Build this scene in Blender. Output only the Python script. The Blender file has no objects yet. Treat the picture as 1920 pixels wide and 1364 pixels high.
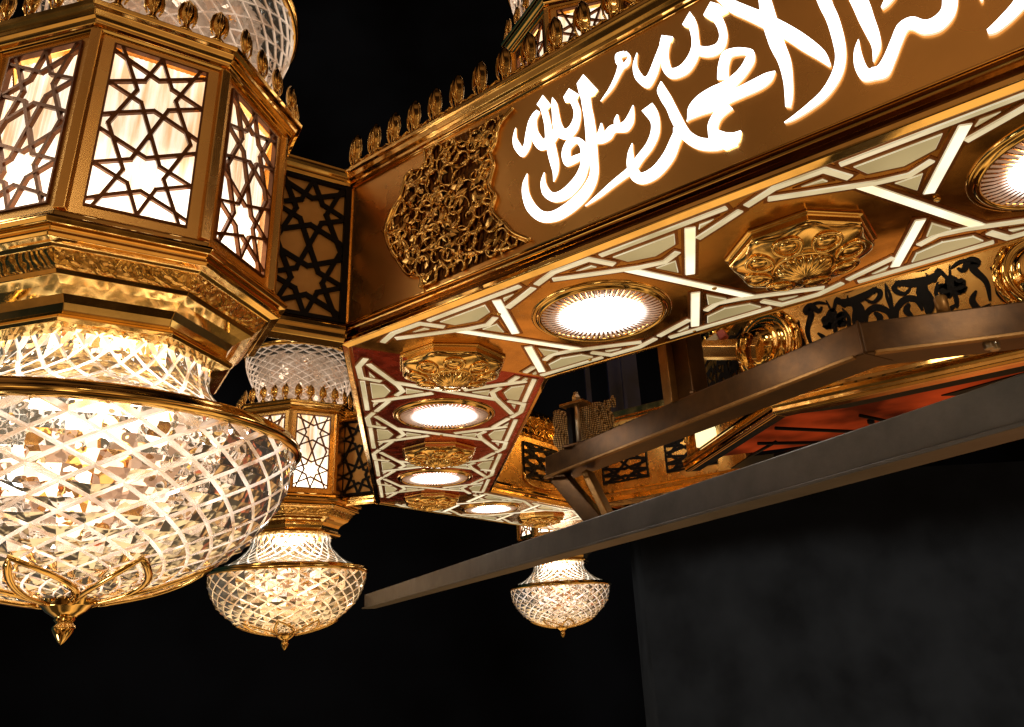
import bpy, math, random
from math import sin, cos, tan, pi, radians, sqrt, atan2, hypot
from mathutils import Vector, Matrix

random.seed(7)
scene = bpy.context.scene
COL = scene.collection

# ------------------------------------------------------------------ helpers
class MB:
    """collects geometry; build() links it as ONE mesh object"""
    def __init__(self): self.v = []; self.f = []; self.sm = []; self.mi = []
    def add(self, vs, fs, smooth=False, mi=0):
        o = len(self.v); self.v += [tuple(p) for p in vs]
        for f in fs:
            self.f.append([i + o for i in f]); self.sm.append(smooth); self.mi.append(mi)
        return self
    def box(self, c, s, M=None, mi=0):
        x, y, z = s[0] / 2, s[1] / 2, s[2] / 2
        vs = [Vector((sx * x, sy * y, sz * z)) for sz in (-1, 1) for sy in (-1, 1) for sx in (-1, 1)]
        if M is not None: vs = [M @ p for p in vs]
        vs = [p + Vector(c) for p in vs]
        return self.add(vs, [(0, 2, 3, 1), (4, 5, 7, 6), (0, 1, 5, 4), (2, 6, 7, 3), (0, 4, 6, 2), (1, 3, 7, 5)], mi=mi)
    def lathe(self, prof, n=48, ph=0.0, smooth=True, rib=0, ribd=0.0, ribz=None, mi=0, c=(0, 0), close=False):
        vs = []; fs = []
        for k, (r, z) in enumerate(prof):
            for i in range(n):
                a = ph + 2 * pi * i / n
                rr = r
                if rib and (ribz is None or ribz[0] <= k <= ribz[1]): rr = r * (1 + ribd * cos(rib * a))
                vs.append((c[0] + rr * cos(a), c[1] + rr * sin(a), z))
        m = len(prof)
        for k in range(m if close else m - 1):
            k2 = (k + 1) % m
            for i in range(n):
                j = (i + 1) % n
                fs.append((k * n + i, k * n + j, k2 * n + j, k2 * n + i))
        return self.add(vs, fs, smooth, mi)
    def octa(self, prof, close=False, mi=0):       # prof radii are circumradii; corners at 0,45,...
        return self.lathe(prof, 8, 0.0, False, mi=mi, close=close)
    def tube(self, pts, r, n=6, closed=False, smooth=True, flat=1.0, up=None, mi=0):
        pts = [Vector(p) for p in pts]; N = len(pts)
        if N < 2: return self
        vs = []; fs = []; prev = None
        for i, p in enumerate(pts):
            a = pts[(i - 1) % N] if (closed or i > 0) else p
            b = pts[(i + 1) % N] if (closed or i < N - 1) else p
            t = (b - a)
            if t.length < 1e-9: t = Vector((0, 0, 1))
            t.normalize()
            if up is not None: u = Vector(up)
            elif prev is not None: u = prev
            else: u = Vector((0, 0, 1)) if abs(t.z) < .9 else Vector((1, 0, 0))
            w = t.cross(u)
            if w.length < 1e-6: w = t.orthogonal()
            w.normalize(); u = w.cross(t).normalized(); prev = u
            rr = r[i] if isinstance(r, (list, tuple)) else r
            for k in range(n):
                an = 2 * pi * (k + .5) / n
                vs.append(p + w * (rr * cos(an)) + u * (rr * flat * sin(an)))
        for i in range(N if closed else N - 1):
            j = (i + 1) % N
            for k in range(n):
                l = (k + 1) % n
                fs.append((i * n + k, i * n + l, j * n + l, j * n + k))
        if not closed:
            fs.append(tuple(range(n))); fs.append(tuple(range((N - 1) * n, N * n)))
        return self.add(vs, fs, smooth, mi)
    def plate(self, poly, T, z0, z1, mi=0, side=True):
        """extruded polygon; T maps (a, b, depth) to a point"""
        n = len(poly)
        vs = [T(a, b, z0) for a, b in poly] + [T(a, b, z1) for a, b in poly]
        fs = [tuple(range(n, 2 * n))]
        if side: fs += [tuple(range(n))] + [(i, (i + 1) % n, n + (i + 1) % n, n + i) for i in range(n)]
        return self.add(vs, fs, False, mi)
    def build(self, name, mat, parent=None, bevel=0, recalc=True, loc=None, seg=2):
        me = bpy.data.meshes.new(name)
        me.from_pydata(self.v, [], self.f)
        mats = mat if isinstance(mat, (list, tuple)) else [mat]
        for m in mats: me.materials.append(m)
        me.polygons.foreach_set('use_smooth', self.sm)
        me.polygons.foreach_set('material_index', self.mi)
        if recalc:
            import bmesh
            bm = bmesh.new(); bm.from_mesh(me)
            bmesh.ops.recalc_face_normals(bm, faces=bm.faces); bm.to_mesh(me); bm.free()
        me.update()
        o = bpy.data.objects.new(name, me); COL.objects.link(o)
        if parent is not None: o.parent = parent
        if loc is not None: o.location = loc
        if bevel:
            b = o.modifiers.new('bevel', 'BEVEL'); b.width = bevel; b.segments = seg; b.limit_method = 'ANGLE'; b.angle_limit = radians(28)
        return o

def tag(o, label, cat, group=None, kind=None):
    o['label'] = label; o['category'] = cat
    if group: o['group'] = group
    if kind: o['kind'] = kind
    return o
def thing(name, label, cat, loc=(0, 0, 0), rz=0.0, group=None):
    o = bpy.data.objects.new(name, None); COL.objects.link(o)
    o.location = loc; o.rotation_euler = (0, 0, rz); o.empty_display_size = .1
    return tag(o, label, cat, group)
def copy_tree(o, parent=None):
    c = o.copy(); COL.objects.link(c)
    if parent is not None: c.parent = parent
    for ch in [x for x in bpy.data.objects if x.parent == o]: copy_tree(ch, c)
    return c
def spline(pts, sub=6, closed=False):
    P = [list(p) for p in pts]; n = len(P); out = []
    rng = range(n if closed else n - 1)
    for i in rng:
        if closed: p0, p1, p2, p3 = P[(i - 1) % n], P[i], P[(i + 1) % n], P[(i + 2) % n]
        else: p0, p1, p2, p3 = P[max(i - 1, 0)], P[i], P[i + 1], P[min(i + 2, n - 1)]
        for s in range(sub):
            t = s / sub
            out.append(tuple(.5 * ((2 * b) + (-a + c) * t + (2 * a - 5 * b + 4 * c - d) * t * t + (-a + 3 * b - 3 * c + d) * t ** 3)
                             for a, b, c, d in zip(p0, p1, p2, p3)))
    if not closed: out.append(tuple(P[-1]))
    return out
def clip(poly, a, b, c):                 # keep a*x+b*y+c >= 0
    out = []
    for i in range(len(poly)):
        p, q = poly[i], poly[(i + 1) % len(poly)]
        dp = a * p[0] + b * p[1] + c; dq = a * q[0] + b * q[1] + c
        if dp >= 0: out.append(p)
        if (dp >= 0) != (dq >= 0):
            t = dp / (dp - dq); out.append((p[0] + t * (q[0] - p[0]), p[1] + t * (q[1] - p[1])))
    return out
def strip(pts, w):                       # thick polyline as polygon
    L = []; R = []; n = len(pts)
    for i, p in enumerate(pts):
        if i == 0: t = Vector(pts[1]) - Vector(p); k = 1
        elif i == n - 1: t = Vector(p) - Vector(pts[i - 1]); k = 1
        else:
            t1 = (Vector(p) - Vector(pts[i - 1])).normalized(); t2 = (Vector(pts[i + 1]) - Vector(p)).normalized()
            t = t1 + t2; k = 1 / max(.4, (t.normalized()).dot(t1))
        t = t.normalized(); nn = Vector((-t.y, t.x)) * (w / 2 * k)
        L.append((p[0] + nn.x, p[1] + nn.y)); R.append((p[0] - nn.x, p[1] - nn.y))
    return L + R[::-1]

# ---------------------------------------------------------------- materials
def new_mat(name):
    m = bpy.data.materials.new(name); m.use_nodes = True
    nt = m.node_tree; nt.nodes.clear()
    out = nt.nodes.new('ShaderNodeOutputMaterial')
    return m, nt, out
def N(nt, t, **kw):
    n = nt.nodes.new(t)
    for k, v in kw.items():
        if k in n.inputs: n.inputs[k].default_value = v
        else: setattr(n, k, v)
    return n
def ramp(nt, stops, fac, interp='LINEAR'):
    r = nt.nodes.new('ShaderNodeValToRGB'); r.color_ramp.interpolation = interp
    e = r.color_ramp.elements
    while len(e) > 1: e.remove(e[-1])
    e[0].position = stops[0][0]; e[0].color = (*stops[0][1], 1)
    for p, c in stops[1:]:
        q = e.new(p); q.color = (*c, 1)
    nt.links.new(fac, r.inputs[0]); return r
def gold(name, col=(.86, .50, .13), rough=.14, metal=1.0, nscale=9, bump=.15, dirt=.35, detail=4, rvar=.12, stretch=(1, 1, 1), emboss=0, escale=20):
    m, nt, out = new_mat(name); L = nt.links.new
    tc = N(nt, 'ShaderNodeTexCoord'); mp = N(nt, 'ShaderNodeMapping'); mp.inputs['Scale'].default_value = stretch
    L(tc.outputs['Object'], mp.inputs[0])
    n1 = N(nt, 'ShaderNodeTexNoise', Scale=nscale, Detail=detail, Roughness=.6); L(mp.outputs[0], n1.inputs['Vector'])
    n2 = N(nt, 'ShaderNodeTexNoise', Scale=nscale * 2.2, Detail=3.0, Roughness=.5); L(mp.outputs[0], n2.inputs['Vector'])
    c = ramp(nt, [(.25, tuple(x * (1 - dirt) for x in col)), (.6, col), (.85, tuple(min(1, x * 1.06) for x in col))], n1.outputs[0])
    r = N(nt, 'ShaderNodeMapRange'); r.inputs['From Min'].default_value = .3; r.inputs['From Max'].default_value = .75
    r.inputs['To Min'].default_value = max(.02, rough - rvar * .4); r.inputs['To Max'].default_value = rough + rvar
    L(n2.outputs[0], r.inputs[0])
    p = N(nt, 'ShaderNodeBsdfPrincipled', Metallic=metal)
    L(c.outputs[0], p.inputs['Base Color']); L(r.outputs[0], p.inputs['Roughness'])
    b = N(nt, 'ShaderNodeBump', Strength=bump, Distance=.01); L(n1.outputs[0], b.inputs['Height'])
    last = b
    if emboss:
        v = N(nt, 'ShaderNodeTexVoronoi', Scale=escale); v.feature = 'SMOOTH_F1'; L(mp.outputs[0], v.inputs['Vector'])
        w = N(nt, 'ShaderNodeTexWave', Scale=escale * .25, Distortion=9.0, Detail=2.0); L(mp.outputs[0], w.inputs['Vector'])
        mx = N(nt, 'ShaderNodeMath'); mx.operation = 'ADD'; L(v.outputs[0], mx.inputs[0]); L(w.outputs[0], mx.inputs[1])
        b2 = N(nt, 'ShaderNodeBump', Strength=emboss, Distance=.02); L(mx.outputs[0], b2.inputs['Height']); L(b.outputs[0], b2.inputs['Normal'])
        last = b2
    L(last.outputs[0], p.inputs['Normal']); L(p.outputs[0], out.inputs[0])
    return m
def plain(name, col, rough=.5, metal=0.0, nscale=14, var=.25, bump=.1, spec=.5):
    m, nt, out = new_mat(name); L = nt.links.new
    tc = N(nt, 'ShaderNodeTexCoord')
    n1 = N(nt, 'ShaderNodeTexNoise', Scale=nscale, Detail=6.0, Roughness=.65); L(tc.outputs['Object'], n1.inputs['Vector'])
    c = ramp(nt, [(.3, tuple(x * (1 - var) for x in col)), (.7, tuple(min(1, x * (1 + var)) for x in col))], n1.outputs[0])
    p = N(nt, 'ShaderNodeBsdfPrincipled', Roughness=rough, Metallic=metal); p.inputs['Specular IOR Level'].default_value = spec
    b = N(nt, 'ShaderNodeBump', Strength=bump, Distance=.01); L(n1.outputs[0], b.inputs['Height'])
    L(c.outputs[0], p.inputs['Base Color']); L(b.outputs[0], p.inputs['Normal']); L(p.outputs[0], out.inputs[0])
    return m
def emit(name, col, strength, var=0, nscale=10, stretch=(1, 1, 1), lo=None, base=None, rough=.3):
    m, nt, out = new_mat(name); L = nt.links.new
    p = N(nt, 'ShaderNodeBsdfPrincipled', Roughness=rough); p.inputs['Base Color'].default_value = (*(base or col), 1)
    if var:
        tc = N(nt, 'ShaderNodeTexCoord'); mp = N(nt, 'ShaderNodeMapping'); mp.inputs['Scale'].default_value = stretch
        L(tc.outputs['Object'], mp.inputs[0])
        n1 = N(nt, 'ShaderNodeTexNoise', Scale=nscale, Detail=3.0); L(mp.outputs[0], n1.inputs['Vector'])
        c = ramp(nt, [(.35, lo or tuple(x * (1 - var) for x in col)), (.62, col)], n1.outputs[0])
        L(c.outputs[0], p.inputs['Emission Color'])
    else: p.inputs['Emission Color'].default_value = (*col, 1)
    p.inputs['Emission Strength'].default_value = strength
    L(p.outputs[0], out.inputs[0]); return m
def crystal(name, rough=.02, tint=(1, .97, .93), ior=1.5, glow=0.0, gcol=(1, .75, .42), sparkle=True):
    m, nt, out = new_mat(name); L = nt.links.new
    p = N(nt, 'ShaderNodeBsdfPrincipled', Roughness=rough, IOR=ior); p.inputs['Base Color'].default_value = (*tint, 1)
    p.inputs['Transmission Weight'].default_value = 1
    if sparkle:
        tc = N(nt, 'ShaderNodeTexCoord'); v = N(nt, 'ShaderNodeTexVoronoi', Scale=26.0); L(tc.outputs['Object'], v.inputs['Vector'])
        b = N(nt, 'ShaderNodeBump', Strength=.55 if sparkle is True else sparkle, Distance=.012); L(v.outputs[0], b.inputs['Height']); L(b.outputs[0], p.inputs['Normal'])
    if glow:  # emission added to the glass, standing in for scattered lamp light
        p.inputs['Emission Color'].default_value = (*gcol, 1); p.inputs['Emission Strength'].default_value = glow
    L(p.outputs[0], out.inputs[0]); return m
CALLI = [
  ('s', [(0.953,0.794,0.956,0.792),(0.935,0.744,0.957,0.735),(0.94,0.682,0.979,0.682),(0.987,0.609,0.983,0.666),(1.034,0.647,0.998,0.677),(1.041,0.711,1.011,0.732),(1.063,0.762,1.031,0.791),(1.086,0.791,1.058,0.823),(1.098,0.813,1.081,0.834)]),
  ('s', [(1.077,0.829,1.098,0.806),(1.052,0.798,1.079,0.779),(1.043,0.732,1.079,0.719),(1.048,0.669,1.099,0.669),(1.088,0.599,1.109,0.651),(1.149,0.591,1.118,0.653),(1.187,0.619,1.151,0.667),(1.206,0.65,1.177,0.684)]),
  ('p', [(1.122,0.898),(1.161,0.822),(1.132,0.804),(1.108,0.823),(1.085,0.863)]),
  ('s', [(1.1,0.846,1.137,0.837),(1.114,0.774,1.149,0.764),(1.121,0.714,1.158,0.701),(1.121,0.642,1.166,0.627),(1.129,0.553,1.178,0.54),(1.139,0.495,1.183,0.481),(1.148,0.448,1.174,0.434),(1.148,0.4,1.151,0.398)]),
  ('s', [(1.174,0.855,1.177,0.854),(1.168,0.819,1.197,0.809),(1.167,0.762,1.204,0.748),(1.167,0.701,1.212,0.691),(1.181,0.634,1.226,0.652),(1.24,0.584,1.232,0.646),(1.289,0.602,1.253,0.649),(1.312,0.649,1.276,0.677),(1.319,0.702,1.284,0.715),(1.307,0.762,1.273,0.765),(1.294,0.809,1.254,0.805)]),
  ('p', [(1.269,0.857),(1.314,0.799),(1.297,0.774),(1.244,0.792),(1.236,0.825)]),
  ('p', [(1.351,0.892),(1.414,0.771),(1.392,0.753),(1.363,0.758),(1.322,0.789),(1.313,0.86)]),
  ('s', [(1.318,0.843,1.374,0.823),(1.327,0.775,1.376,0.757),(1.331,0.709,1.377,0.693),(1.335,0.652,1.383,0.635),(1.335,0.564,1.387,0.544),(1.333,0.498,1.385,0.478),(1.341,0.415,1.383,0.399),(1.338,0.357,1.377,0.332),(1.312,0.319,1.353,0.277),(1.267,0.285,1.304,0.231),(1.197,0.259,1.226,0.199),(1.132,0.251,1.144,0.193),(1.084,0.27,1.06,0.228),(1.044,0.321,0.997,0.309),(1.014,0.39,0.974,0.397),(1.007,0.448,0.979,0.462),(1.009,0.504,1.007,0.506)]),
  ('s', [(1.101,0.468,1.104,0.467),(1.08,0.422,1.106,0.413),(1.09,0.351,1.126,0.363),(1.15,0.29,1.153,0.338),(1.23,0.282,1.2,0.341),(1.301,0.327,1.26,0.374),(1.333,0.39,1.293,0.418),(1.336,0.446,1.301,0.463),(1.339,0.488,1.302,0.498),(1.326,0.529,1.298,0.519),(1.291,0.57,1.285,0.54),(1.243,0.583,1.267,0.535),(1.212,0.552,1.25,0.521),(1.203,0.501,1.246,0.483),(1.223,0.447,1.232,0.48),(1.277,0.442,1.264,0.483),(1.309,0.45,1.299,0.479)]),
  ('s', [(1.36,0.504,1.364,0.549),(1.375,0.495,1.379,0.544),(1.415,0.477,1.407,0.53),(1.456,0.48,1.43,0.533),(1.479,0.501,1.461,0.548),(1.498,0.494,1.496,0.537),(1.537,0.479,1.517,0.535),(1.568,0.504,1.535,0.543),(1.578,0.546,1.555,0.565),(1.58,0.593,1.577,0.595)]),
  ('s', [(1.426,0.519,1.394,0.539),(1.426,0.547,1.405,0.559),(1.421,0.581,1.416,0.583)]),
  ('s', [(1.511,0.521,1.479,0.531),(1.505,0.554,1.482,0.566),(1.503,0.583,1.498,0.587)]),
  ('s', [(1.615,0.546,1.667,0.559),(1.634,0.505,1.684,0.508),(1.649,0.464,1.688,0.45),(1.642,0.419,1.676,0.391),(1.614,0.374,1.641,0.34),(1.57,0.34,1.595,0.305),(1.537,0.313,1.562,0.275),(1.508,0.296,1.526,0.261),(1.441,0.271,1.456,0.242),(1.366,0.237,1.377,0.217),(1.3,0.207,1.301,0.205)]),
  ('s', [(1.553,0.409,1.555,0.408),(1.528,0.368,1.552,0.355),(1.518,0.304,1.557,0.296),(1.534,0.235,1.576,0.25),(1.574,0.196,1.578,0.248),(1.625,0.19,1.606,0.247),(1.673,0.206,1.642,0.259),(1.727,0.249,1.688,0.297),(1.761,0.307,1.723,0.346),(1.784,0.345,1.749,0.382)]),
  ('s', [(1.562,0.873,1.577,0.892),(1.584,0.859,1.594,0.857),(1.569,0.841,1.586,0.818),(1.558,0.837,1.555,0.808),(1.553,0.853,1.523,0.853),(1.551,0.871,1.526,0.906),(1.573,0.866,1.567,0.899)]),
  ('s', [(1.531,0.846,1.562,0.813),(1.517,0.806,1.536,0.784),(1.48,0.749,1.492,0.733),(1.426,0.698,1.428,0.696)]),
  ('s', [(1.627,0.853,1.629,0.851),(1.601,0.794,1.62,0.785),(1.607,0.717,1.639,0.723),(1.656,0.643,1.653,0.706),(1.7,0.68,1.669,0.718),(1.729,0.74,1.701,0.771),(1.756,0.786,1.728,0.817),(1.781,0.824,1.752,0.859)]),
  ('p', [(1.751,0.875),(1.797,0.839),(1.78,0.812),(1.737,0.838)]),
  ('s', [(1.753,0.846,1.786,0.82),(1.741,0.782,1.768,0.765),(1.732,0.704,1.769,0.698),(1.766,0.632,1.779,0.678),(1.833,0.617,1.813,0.675),(1.88,0.652,1.847,0.698),(1.904,0.707,1.87,0.734),(1.908,0.77,1.878,0.784),(1.91,0.833,1.874,0.844),(1.902,0.882,1.866,0.887)]),
  ('p', [(1.889,0.918),(1.904,0.872),(1.906,0.836),(1.863,0.854),(1.849,0.874)]),
  ('s', [(1.871,0.722,1.889,0.741),(1.889,0.686,1.908,0.72),(1.924,0.652,1.932,0.702),(1.964,0.637,1.954,0.693),(2.002,0.65,1.977,0.693),(2.022,0.695,1.992,0.718),(2.025,0.747,1.992,0.756),(2.018,0.798,1.983,0.796),(2.006,0.842,1.969,0.835)]),
  ('p', [(1.982,0.911),(2.013,0.878),(2.043,0.821),(2.004,0.821),(1.971,0.822),(1.944,0.865)]),
  ('s', [(1.997,0.495,1.954,0.52),(2.005,0.549,1.966,0.58),(2.021,0.587,1.993,0.633),(2.037,0.591,2.035,0.631),(2.071,0.576,2.078,0.607),(2.082,0.564,2.111,0.573),(2.077,0.556,2.108,0.524),(2.054,0.529,2.078,0.488),(2.021,0.509,2.042,0.461),(1.973,0.497,1.991,0.436),(1.922,0.498,1.937,0.437),(1.862,0.487,1.886,0.427),(1.82,0.455,1.846,0.416),(1.808,0.407,1.816,0.399),(1.803,0.392,1.805,0.391)]),
  ('s', [(1.812,0.395,1.81,0.399),(1.864,0.391,1.851,0.436),(1.927,0.382,1.915,0.439),(1.99,0.386,1.979,0.44),(2.051,0.385,2.04,0.441),(2.113,0.385,2.099,0.444),(2.154,0.4,2.14,0.445),(2.175,0.433,2.174,0.436)]),
  ('s', [(1.966,0.41,1.993,0.354),(1.921,0.379,1.947,0.337),(1.889,0.339,1.925,0.308),(1.882,0.296,1.924,0.283),(1.882,0.257,1.929,0.248)]),
  ('p', [(1.924,0.288),(1.951,0.263),(1.979,0.248),(2.007,0.244),(1.999,0.218),(1.983,0.192),(1.94,0.192),(1.893,0.223),(1.902,0.278)]),
  ('s', [(1.988,0.24,1.991,0.194),(1.943,0.253,1.947,0.196),(1.897,0.262,1.893,0.206),(1.852,0.288,1.831,0.244),(1.817,0.329,1.783,0.304),(1.798,0.375,1.757,0.367),(1.783,0.43,1.739,0.428),(1.766,0.495,1.726,0.493),(1.752,0.549,1.708,0.547),(1.736,0.597,1.697,0.605),(1.721,0.641,1.719,0.642)]),
  ('s', [(1.744,0.391,1.784,0.364),(1.736,0.355,1.771,0.324),(1.705,0.313,1.741,0.275),(1.687,0.291,1.727,0.25)]),
  ('s', [(1.997,0.931,2.023,0.949),(2.027,0.865,2.055,0.888),(2.057,0.802,2.088,0.841),(2.107,0.735,2.136,0.779),(2.152,0.672,2.185,0.717),(2.23,0.56,2.265,0.6),(2.283,0.47,2.32,0.505),(2.329,0.399,2.358,0.419),(2.359,0.349,2.366,0.352)]),
  ('s', [(2.163,0.901,2.209,0.889),(2.17,0.806,2.214,0.793),(2.167,0.743,2.218,0.726),(2.166,0.669,2.222,0.655),(2.175,0.552,2.229,0.544),(2.192,0.462,2.237,0.453),(2.196,0.376,2.229,0.363),(2.19,0.309,2.217,0.295),(2.184,0.262,2.201,0.251)]),
  ('s', [(2.372,0.78,2.418,0.767),(2.372,0.683,2.422,0.671),(2.377,0.617,2.422,0.611),(2.388,0.543,2.43,0.536),(2.391,0.442,2.43,0.429),(2.386,0.373,2.418,0.35),(2.362,0.316,2.388,0.283),(2.316,0.264,2.332,0.23),(2.258,0.233,2.268,0.205),(2.201,0.21,2.205,0.193),(2.169,0.2,2.169,0.197)]),
  ('s', [(2.46,0.708,2.512,0.71),(2.474,0.614,2.527,0.616),(2.483,0.542,2.537,0.54),(2.49,0.474,2.539,0.47),(2.501,0.399,2.541,0.393),(2.507,0.348,2.533,0.333),(2.499,0.289,2.501,0.287)]),
  ('s', [(2.472,0.405,2.474,0.404),(2.449,0.361,2.471,0.35),(2.439,0.296,2.474,0.293),(2.452,0.233,2.481,0.267),(2.49,0.214,2.491,0.267),(2.531,0.209,2.51,0.265),(2.564,0.255,2.536,0.293),(2.594,0.306,2.568,0.342),(2.622,0.348,2.603,0.393),(2.638,0.347,2.647,0.398),(2.667,0.308,2.68,0.363),(2.715,0.295,2.705,0.357),(2.759,0.322,2.733,0.372),(2.784,0.371,2.745,0.403),(2.797,0.438,2.756,0.458),(2.796,0.495,2.766,0.507)]),
  ('s', [(2.572,0.483,2.568,0.493),(2.595,0.49,2.584,0.516),(2.625,0.516,2.611,0.539),(2.648,0.563,2.642,0.572)]),
  ('s', [(2.835,0.204,2.834,0.222),(2.857,0.199,2.85,0.231),(2.894,0.212,2.883,0.252),(2.932,0.234,2.917,0.277),(2.968,0.261,2.946,0.307),(3.001,0.307,2.978,0.349)]),
  ('s', [(2.848,0.335,2.846,0.336),(2.853,0.343,2.844,0.346),(2.857,0.362,2.842,0.366)]),
]
M_STEEL2 = plain('bright_bronze_steel', (.26, .13, .035), rough=.38, metal=.7, nscale=6, var=.4, bump=.15)  # brighter steel tone, also used for the post's painted lit face
M_BOLT = plain('zinc_bolt', (.45, .38, .28), rough=.3, metal=.9)
M_UND = emit('underside_red_glow', (.50, .050, .008), .60, var=.9, nscale=1.3, base=(.10, .008, .002), lo=(.02, .004, .001), rough=.6)  # emission paints the red reflection on the underside
M_CREAM2 = emit('cream_lit_panel', (1, .88, .48), 1.3, base=(.6, .5, .3))
M_WALL = emit('dark_hall_wall', (.0016, .0016, .0018), 1.0, var=.95, nscale=.12, base=(.002, .002, .002), rough=.95)  # faint emission stands in for light reaching the far wall
m, nt, out = new_mat('grey_wall_concrete'); L_ = nt.links.new  # wall tone comes from emission, standing in for light on it
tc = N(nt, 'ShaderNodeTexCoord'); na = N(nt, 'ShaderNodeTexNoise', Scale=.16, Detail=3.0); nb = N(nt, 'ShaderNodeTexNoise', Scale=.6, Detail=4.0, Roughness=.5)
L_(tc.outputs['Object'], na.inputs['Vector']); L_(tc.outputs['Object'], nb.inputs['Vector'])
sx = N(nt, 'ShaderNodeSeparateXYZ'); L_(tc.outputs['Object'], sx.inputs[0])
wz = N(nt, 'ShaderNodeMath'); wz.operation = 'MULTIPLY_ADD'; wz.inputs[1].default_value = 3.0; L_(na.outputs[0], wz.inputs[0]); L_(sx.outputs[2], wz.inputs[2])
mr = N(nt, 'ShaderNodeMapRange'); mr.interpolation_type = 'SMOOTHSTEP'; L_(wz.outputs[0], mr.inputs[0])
for k_, v_ in (('From Min', 1.7), ('From Max', 3.2), ('To Min', 1), ('To Max', .12)): mr.inputs[k_].default_value = v_  # emission fades upward, painting the wall darker toward its top
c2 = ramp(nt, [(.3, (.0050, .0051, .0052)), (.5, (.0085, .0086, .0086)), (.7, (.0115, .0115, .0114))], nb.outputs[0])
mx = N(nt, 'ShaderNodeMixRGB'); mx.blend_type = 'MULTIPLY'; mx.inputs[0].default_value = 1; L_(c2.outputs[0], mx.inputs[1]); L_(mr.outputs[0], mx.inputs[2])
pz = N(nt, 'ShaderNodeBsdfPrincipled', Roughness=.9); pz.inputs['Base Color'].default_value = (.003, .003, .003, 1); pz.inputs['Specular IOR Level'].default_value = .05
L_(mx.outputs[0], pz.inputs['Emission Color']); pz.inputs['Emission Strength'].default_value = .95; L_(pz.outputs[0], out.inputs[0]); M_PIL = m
M_EDGE = emit('inlay_edge_highlight', (1, .93, .66), .62, var=.5, nscale=4, base=(.7, .62, .45), lo=(.45, .36, .18))  # glowing bevel paints a highlight along the strip edges
M_VOID = plain('black_void', (.0008, .0008, .001), rough=.95, spec=.0)
M_COLM = emit('hall_column_blue', (.0032, .003, .006), 1.0, var=.8, nscale=1.0, base=(.01, .01, .015))  # dim blue emission paints the light on the columns
M_STRUT = plain('cream_strut', (.42, .34, .2), rough=.5)
M_TAPE = plain('pink_tape', (.35, .07, .05), rough=.6)
M_CREAM2B = emit('pale_glass_pane', (.92, .76, .38), .40, var=.5, nscale=1.6, base=(.42, .34, .18), lo=(.55, .46, .22), rough=.10)  # painted glow, as on the strips
M_LENSD = plain('lens_groove', (.16, .085, .06), rough=.2)
M_D4 = crystal('drop_clear', sparkle=False)
def cutmat(name, g, col=(1, .86, .74)):  # emission in the grooves stands in for lamp light caught there
    m, nt, out = new_mat(name); L = nt.links.new
    p = N(nt, 'ShaderNodeBsdfPrincipled', Roughness=.22, IOR=1.45); p.inputs['Base Color'].default_value = (1, .95, .9, 1); p.inputs['Transmission Weight'].default_value = .75
    tc = N(nt, 'ShaderNodeTexCoord'); n1 = N(nt, 'ShaderNodeTexNoise', Scale=7.0, Detail=4.0); L(tc.outputs['Object'], n1.inputs['Vector'])
    c = ramp(nt, [(.38, tuple(x * y for x, y in zip(col, (.35, .25, .18)))), (.62, col)], n1.outputs[0])
    L(c.outputs[0], p.inputs['Emission Color']); p.inputs['Emission Strength'].default_value = g
    L(p.outputs[0], out.inputs[0]); return m
M_CUT = cutmat('cut_groove', .42, (1, .80, .64)); M_CUTW = cutmat('amber_cut_groove', .50, (1, .66, .34)); M_CRYW = crystal('amber_crystal', glow=.09, sparkle=False, tint=(1, .86, .66), gcol=(1, .55, .2)); M_CUT2 = cutmat('neck_cut_groove', 1.1, (1, .90, .74)); M_CUT3 = cutmat('cup_cut_groove', .30, (1, .76, .56))
m, nt, out = new_mat('burlap_weave'); L_ = nt.links.new
tc = N(nt, 'ShaderNodeTexCoord')
wv = N(nt, 'ShaderNodeTexWave', Scale=22.0, Distortion=1.2); wv.bands_direction = 'Z'; L_(tc.outputs['Object'], wv.inputs['Vector'])
wv2 = N(nt, 'ShaderNodeTexWave', Scale=22.0, Distortion=1.2); wv2.bands_direction = 'X'; L_(tc.outputs['Object'], wv2.inputs['Vector'])
mm = N(nt, 'ShaderNodeMath'); mm.operation = 'MULTIPLY'; L_(wv.outputs[0], mm.inputs[0]); L_(wv2.outputs[0], mm.inputs[1])
cc = ramp(nt, [(.05, (.08, .04, .012)), (.35, (.60, .38, .15)), (.8, (.85, .60, .28))], mm.outputs[0])
pb_ = N(nt, 'ShaderNodeBsdfPrincipled', Roughness=.9); bb = N(nt, 'ShaderNodeBump', Strength=.6, Distance=.01)
L_(mm.outputs[0], bb.inputs['Height']); L_(cc.outputs[0], pb_.inputs['Base Color']); L_(bb.outputs[0], pb_.inputs['Normal']); L_(pb_.outputs[0], out.inputs[0]); M_BURL = m

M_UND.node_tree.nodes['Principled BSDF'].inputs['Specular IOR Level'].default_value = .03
M_WALL.node_tree.nodes['Principled BSDF'].inputs['Specular IOR Level'].default_value = .0
def beam(p, q, w, h, name, mat, parent, up=(0, 0, 1), bev=.008, ext=0):
    p, q = Vector(p), Vector(q); d = (q - p).normalized(); p = p - d * ext; q = q + d * ext
    up = Vector(up); s = d.cross(up).normalized(); u = s.cross(d).normalized()
    vs = [c + s * (a * w / 2) + u * (b * h / 2) for c in (p, q) for a, b in ((-1, -1), (1, -1), (1, 1), (-1, 1))]
    mb = MB(); mb.add(vs, [(0, 1, 5, 4), (1, 2, 6, 5), (2, 3, 7, 6), (3, 0, 4, 7), (3, 2, 1, 0), (4, 5, 6, 7)])
    return mb.build(name, mat, parent, bevel=bev)
M_POL = gold('polished_brass', col=(.92, .60, .20), rough=.07, bump=.06, nscale=4, dirt=.35, rvar=.08)
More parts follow.
